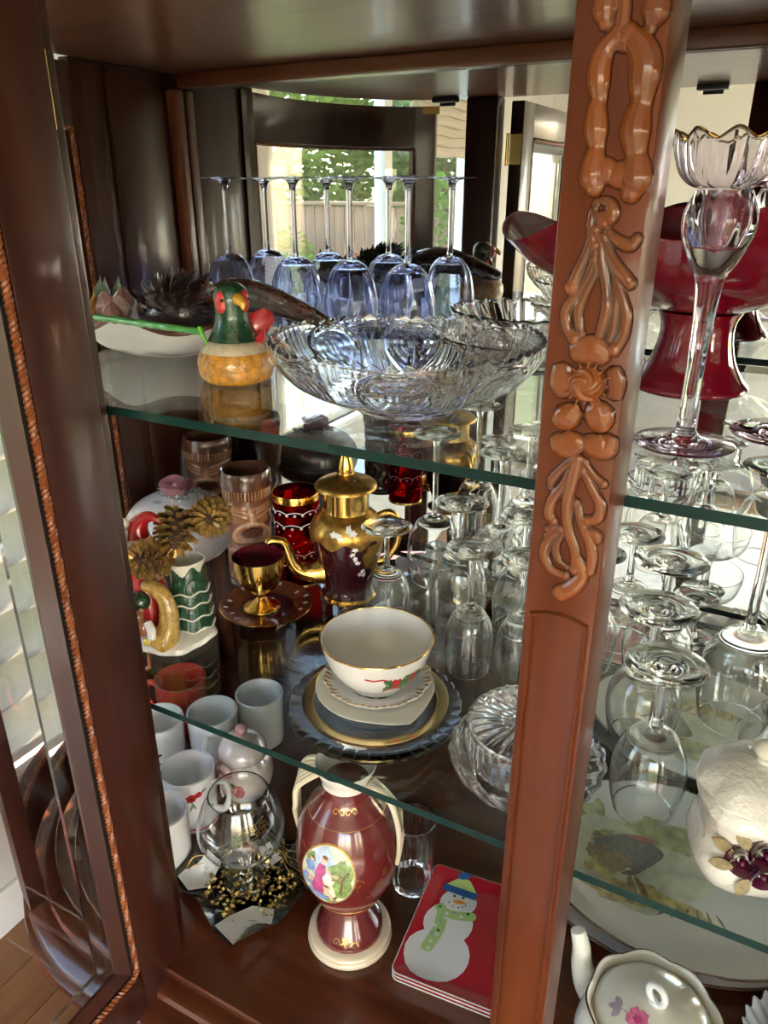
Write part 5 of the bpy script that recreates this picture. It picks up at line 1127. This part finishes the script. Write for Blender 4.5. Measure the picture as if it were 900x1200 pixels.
# snowman plates: three alike in a stack
def plate_geo(W_, L_, h, r_=.010, top=True):
    def rr(x0, x1, y0, y1, r): return [(cx + r * cos(R(a + 15 * k)), cy_ + r * sin(R(a + 15 * k))) for cx, cy_, a in ((x1 - r, y0 + r, -90), (x1 - r, y1 - r, 0), (x0 + r, y1 - r, 90), (x0 + r, y0 + r, 180)) for k in range(7)]
    spec = [(.012, 0, 0), (.009, 0, 0), (0, h - .0012, 0), (-.0003, h - .0004, 0), (.0012, h, 0), (.0035, h - .0005, 0), (.016, h - .0052, 0), (.020, h - .0056, 0)]
    return loft([[(x, y, z) for x, y in rr(i, W_ - i, i, L_ - i, max(.004, r_ - i * .3))] for i, z, _ in spec])
plate_white = cer('stoneware_white', (.80, .79, .76)); plate_red = cer('plate_red', (.42, .008, .022), .06, 20)
SN = {'BOTTOM': [(88.7, 59.3), (90.3, 46.1), (87.8, 32.8), (81.3, 20.6), (71.6, 10.5), (59.6, 3.5), (46.4, 0.1), (33.1, 0.6), (20.9, 5.0), (10.9, 13.1), (4.2, 24.2), (1.5, 37.3), (3.2, 51.1), (9.3, 64.3), (19.3, 75.3), (32.2, 83.0), (46.4, 86.6), (60.6, 85.5), (73.1, 80.1), (82.8, 71.0)], 'MID': [(79.1, 109.2), (80.5, 98.3), (78.6, 87.3), (73.6, 77.2), (66.0, 69.0), (56.5, 63.4), (46.1, 60.8), (35.5, 61.5), (25.9, 65.4), (18.1, 72.4), (12.8, 81.7), (10.8, 92.6), (12.2, 103.9), (17.0, 114.6), (24.8, 123.4), (34.7, 129.5), (45.9, 132.2), (56.9, 131.1), (66.7, 126.6), (74.4, 119.0)], 'HEAD': [(74.7, 145.6), (75.5, 138.1), (73.8, 130.4), (69.7, 123.2), (63.7, 117.1), (56.3, 112.9), (48.2, 110.8), (40.3, 111.0), (33.1, 113.5), (27.5, 118.2), (23.9, 124.5), (22.8, 132.0), (24.3, 139.9), (28.3, 147.4), (34.4, 153.7), (42.0, 158.2), (50.4, 160.3), (58.6, 160.0), (65.9, 157.2), (71.4, 152.2)], 'BAND': [(20.3, 154.5), (32.0, 154.0), (49.5, 153.8), (72.0, 153.7)], 'CONE': [(21.7, 158.3), (34.7, 172.9), (45.4, 178.5), (55.8, 176.2), (70.1, 160.3), (47.8, 159.5)], 'POM': [(54.9, 185.1), (54.4, 181.9), (51.6, 178.5), (47.1, 175.9), (42.2, 174.6), (38.1, 175.2), (36.0, 177.3), (36.4, 180.5), (39.3, 183.9), (43.8, 186.6), (48.8, 187.9), (52.8, 187.3)], 'EYES': [(40.6, 143.3), (53.9, 145.2)], 'NOSE': [(41.3, 135.9), (49.7, 139.3), (61.2, 138.0), (52.0, 132.1), (43.5, 131.6)], 'MOUTH': [(36.4, 129.7), (43.4, 125.5), (51.8, 125.9), (57.1, 129.2), (60.8, 133.7)], 'SC1': [(23.0, 122.1), (35.0, 112.0), (53.8, 112.8), (73.7, 119.1)], 'SC2': [(32.1, 116.8), (36.0, 84.1), (32.5, 61.7), (29.6, 46.8)], 'DOTS': [(26.4, 118.4), (39.6, 110.9), (48.5, 116.1), (59.9, 113.4), (67.9, 121.6), (40.2, 102.8), (34.2, 95.4), (29.3, 85.2), (36.3, 79.5), (37.1, 72.3), (29.0, 71.8), (32.2, 59.2), (27.2, 53.5), (32.1, 47.8)]}
WP, LP, HP = .146, .187, .0095
def snow_plate(lab, k):
    t = T('snowman_plate', lab, 'plate', (-.309, .597, Z0 + k * .0068), R(5.5), 'snowman plates')
    P('plate', plate_geo(WP, LP, HP), [plate_white], t, smooth=30)
    def rr2(i, z, r): return [(cx + r * cos(R(a + 15 * q)), cy_ + r * sin(R(a + 15 * q)), z) for cx, cy_, a in ((WP - i - r, i + r, -90), (WP - i - r, LP - i - r, 0), (i + r, LP - i - r, 90), (i + r, i + r, 180)) for q in range(7)]
    P('red_face', loft([rr2(.0009, HP + .0001, .0097), rr2(.0035, HP - .0002, .009), rr2(.016, HP - .0049, .006), rr2(.020, HP - .0053, .005)], False, True), plate_red, t, smooth=30, recalc=False)
    return t
tp = snow_plate('red snowman plate on top of the stack of three beside the carved post', 2)
def psurf(e):
    def f(x, y):
        x, y = .003 + x * .98, .008 + y * .955
        d = min(x, WP - x, y, LP - y); z = HP - .0002 if d < .0035 else (HP - .0002 - (d - .0035) / .0125 * .0047 if d < .016 else HP - .0049 - min(1, (d - .016) / .004) * .0004)
        return (x, y, z + e + .0002)
    return f
mm = lambda L: [(x / 1000, y / 1000) for x, y in L]
sw = mat('snowman_white', (.74, .74, .75), .3, coat=.8); lg = mat('scarf_lime', (.40, .60, .22), .3, coat=.8); hb_ = mat('hat_blue', (.02, .12, .36), .3, coat=.8); hg = mat('hat_lime', (.50, .66, .22), .3, coat=.8); ora = mat('carrot_orange', (.72, .24, .03), .3, coat=.8); dg = mat('dot_green', (.02, .16, .05), .3, coat=.8); db = mat('dot_blue', (.20, .42, .56), .3, coat=.8)
dots = [oval(x / 1000, y / 1000, .0026, .0026, 10) for x, y in SN['DOTS']]
print_on('snowman_print', [([mm(SN['BOTTOM']), mm(SN['MID']), mm(SN['HEAD'])], sw), ([('band', cr(mm(SN['SC1']), 4), .0075), ('band', cr(mm(SN['SC2']), 4), .0085), oval(*mm([SN['SC2'][-1]])[0], .0085, .005, 14), oval(*mm([SN['SC1'][-1]])[0], .007, .0075, 14)], lg), (dots[0:9:4] + dots[9:10], dg), (dots[1::2], sw), (dots[2::4], db),
    ([mm(SN['CONE'])], hg), ([('band', cr(mm(SN['BAND']), 4), .0062), mm(SN['POM'])], hb_), ([oval(x / 1000, y / 1000, .0022, .0022, 10) for x, y in SN['EYES']] + [oval(x / 1000, y / 1000, .0014, .0014, 8) for x, y in SN['MOUTH']], bk_p), ([mm(SN['NOSE'])], ora)], psurf, tp, 'printed snowman with blue hat and dotted green scarf')
for k, l_ in ((1, 'middle one of the three stacked red snowman plates, only its white edge showing'), (0, 'lowest of the three stacked red snowman plates, on the cabinet floor')): snow_plate(l_, k)

# big platter on a second plate, at right
def ov(sx, sy): return lambda a, r, z, i: (r / sqrt((cos(a) / sx) ** 2 + (sin(a) / sy) ** 2), z)
ivp = cer('ivory_platter', (.74, .72, .66))
up_ = T('under_plate', 'grey white oval plate mostly hidden beneath the bird platter', 'plate', (-.020, .934, Z0))
P('plate', lathe([(0, .001), (.60, .0), (.64, .001), (.80, .008), (1.0, .014), (1.005, .0152), (.99, .016), (.80, .0110), (.62, .0042), (0, .004)], 80, ov(.226, .168)), cer('grey_china', (.52, .50, .50)), up_)
P('dark_line', lathe([(.985, .0160), (1.000, .0164), (1.007, .0152), (1.002, .0146)], 80, ov(.2261, .1681)), brown_rim, up_)
bp_ = T('bird_platter', 'large oval white platter painted with a dark game bird, under the lower shelf at right', 'plate', (-.004, .934, Z0 + .0165))
P('plate', lathe([(0, .001), (.60, .0), (.64, .001), (.78, .008), (1.0, .020), (1.006, .0214), (.99, .0222), (.78, .0115), (.61, .0044), (0, .004)], 96, ov(.214, .168)), ivp, bp_)
P('gold_line', lathe([(.985, .0220), (1.000, .0226), (1.008, .0214), (1.003, .0206)], 96, ov(.2141, .1681)), brown_rim, bp_, 'brown gilded edge line')
hay = mat('painted_hay', (.46, .36, .12), .3, coat=.8, var=.6, nscale=60); moss = mat('painted_moss', (.34, .36, .16), .3, coat=.8, var=.6, nscale=60); slate = mat('painted_slate_feather', (.085, .075, .065), .3, coat=.8, var=.7, nscale=160); umber = mat('painted_umber', (.22, .12, .05), .3, coat=.8, var=.6, nscale=140)
wash = mat('painted_wash', (.56, .54, .40), .3, coat=.8, var=.3, nscale=30)
def psf(e):
    def f(x, y):
        q = sqrt((x / .214) ** 2 + (y / .168) ** 2); z = .0041 + max(0, q - .61) / .17 * .0072 if q < .78 else .0113 + (q - .78) / .21 * .0108
        return (x, y, z + e)
    return f
fe = [leaf(-.085 + random.uniform(-.03, .05), .010 + random.uniform(-.03, .03), random.uniform(.018, .034), .005, random.uniform(2.4, 4.0)) for _ in range(26)]
print_on('painted_bird', [([oval(-.060, -.005, .105, .085, 26, 0, .08, 5)], wash), ([oval(-.13, .035, .03, .05, 18, .2, .18, 5), oval(-.02, .07, .06, .03, 18, .1, .18, 6)], moss), ([oval(-.055, -.065, .06, .022, 20, .25, .16, 6), oval(.02, -.06, .045, .014, 18, -.1, .2, 5), oval(-.10, -.03, .025, .03, 16, 0, .2, 5)], hay),
    ([oval(-.070, .012, .052, .033, 24, .35, .05, 5)] + fe, slate), ([oval(-.085, -.018, .026, .018, 18, .3, .1, 5), leaf(-.06, -.03, .05, .006, -1.2), leaf(-.052, -.03, .045, .005, -.9)] + fe[::4], umber), ([leaf(-.078, .042, .05, .006, .15)], mat('painted_russet', (.36, .10, .06), .3, coat=.8)),
    ([leaf(-.01 + .018 * k, -.085 + .004 * k, .026, .0022, 1.0 + .25 * k) for k in range(6)], umber)], psf, bp_, 'painted game bird in grass')
# teapot with a printed rose
tp_ = T('rose_teapot', 'white china teapot with printed pink rose and brown gilt lines at the lower right', 'teapot', (.006, .648, Z0), R(-28))
tpc = cer('teapot_china', (.78, .74, .62), .06, 14); to_ = cr([(.045, 0), (.050, .003), (.072, .022), (.083, .048), (.080, .070), (.072, .084), (.071, .092), (.074, .099)], 5)
lb = lambda a, r, z, i: (r * (1 + .02 * cos(8 * a) * min(1, max(0, (z - .01) / .03))), z + (.003 * abs(cos(4 * a)) if z > .096 else 0))
P('body', lathe(wall_prof([(0, .001)] + to_, .0035, .085), 96, lb), tpc, tp_)
el = [(lb(a, .0742, .0995, 0)[0] * cos(a), lb(a, .0742, .0995, 0)[0] * sin(a), lb(a, .0742, .0995, 0)[1]) for a in [2 * pi * i / 96 for i in range(97)]]
P('gilt_line', tube(el, .0011, 6, False), brown_rim, tp_)
lp = cr([(.064, .0895), (.0655, .092), (.058, .101), (.042, .109), (.022, .114), (.008, .116)], 5); rl = interp(lp)
P('lid', lathe([(0, .088)] + lp + [(0, .1165)], 72), tpc, tp_)
P('loop_knob', tube([(.0105 * cos(a) * 1.0, .001 * sin(a), .128 + .0115 * sin(a)) for a in [2 * pi * i / 24 for i in range(25)]], [.0042] * 25, 10, False), white_c, tp_, 'white loop knob'); P('knob_base', lathe(cr([(.012, .1150), (.007, .1165), (.006, .119)], 3) + [(0, .119)], 16), white_c, tp_)
P('spout', tube(cr([(-.070, -.004, .034), (-.088, -.006, .046), (-.098, -.007, .072), (-.102, -.008, .100), (-.110, -.009, .122)], 5), [.0185 - .0095 * i / 20 for i in range(21)], 16), tpc, tp_)
P('handle', tube(cr([(.074, .004, .082), (.096, .006, .092), (.112, .007, .078), (.110, .007, .048), (.082, .005, .026)], 5), .0062, 12, True, .75), white_c, tp_)
lid_on = lambda e: (lambda s, t_: (s, t_, lidz(sqrt(s * s + t_ * t_)) + e))
def lidz(r):
    L = sorted(lp)
    for (ra, za), (rb, zb) in zip(L, L[1:]):
        if r <= rb: return za + (zb - za) * (r - ra) / max(1e-9, rb - ra) if r > ra else za
    return L[-1][1]
rose = [oval(.0 + .006 * cos(k * 1.3), -.031 + .006 * sin(k * 1.3), .0075, .0065, 12, k, .15, 5) for k in range(5)]
print_on('printed_rose', [([leaf(-.020, -.034, .014, .004, a) for a in (2.6, 3.6, 4.6)] + [('band', [(-.004, -.032), (-.018, -.034), (-.030, -.038)], .0006)], mat('mauve_leaf', (.40, .30, .36), .35, coat=.6)), (rose, pink_p), ([oval(.0, -.031, .005, .0045, 12, 0, .2, 5)], mat('deep_pink', (.55, .06, .20), .35, coat=.6)), ([oval(.028, -.028, .012, .008, 16, .4, .15, 5)], mat('pale_bloom', (.74, .62, .60), .4, coat=.6, var=.2, nscale=60))], lid_on, tp_, 'printed pink rose on the lid')
# ruffled saucer with a cup at the right edge
rd = T('ruffled_saucer', 'white saucer with ruffled dark-lined edge under a white cup at the lower right corner', 'saucer', (.172, .742, Z0))
rfl = lambda a, r, z, i: (r * (1 + .035 * cos(22 * a) * min(1, max(0, (r - .03) / .03))), z + .004 * cos(22 * a) * min(1, max(0, (r - .03) / .03)))
P('plate', lathe([(0, .001), (.030, 0), (.034, .001), (.052, .010), (.0665, .026), (.0672, .0272), (.0655, .0275), (.050, .0140), (.032, .0045), (0, .004)], 176, rfl), white_c, rd)
P('dark_edge', tube([(rfl(a, .0668, .0276, 0)[0] * cos(a), rfl(a, .0668, .0276, 0)[0] * sin(a), rfl(a, .0668, .0276, 0)[1]) for a in [2 * pi * i / 176 for i in range(177)]], .0009, 6, False), black_c, rd, 'thin black edge line')
cu = T('ruffled_cup', 'white relief cup standing on the ruffled saucer at the lower right corner', 'cup', (.172, .742, Z0 + .0046), R(-30))
cuo = cr([(.022, 0), (.024, .002), (.033, .018), (.0395, .040), (.043, .060)], 5)
P('body', lathe(wall_prof([(0, .001)] + cuo, .0028, .006), 88, lambda a, r, z, i: (r * (1 + .012 * cos(22 * a)), z)), white_c, cu)
P('handle', tube(cr([(.038, 0, .050), (.056, 0, .054), (.062, 0, .036), (.050, 0, .018), (.032, 0, .018)], 5), .0042, 10), white_c, cu)
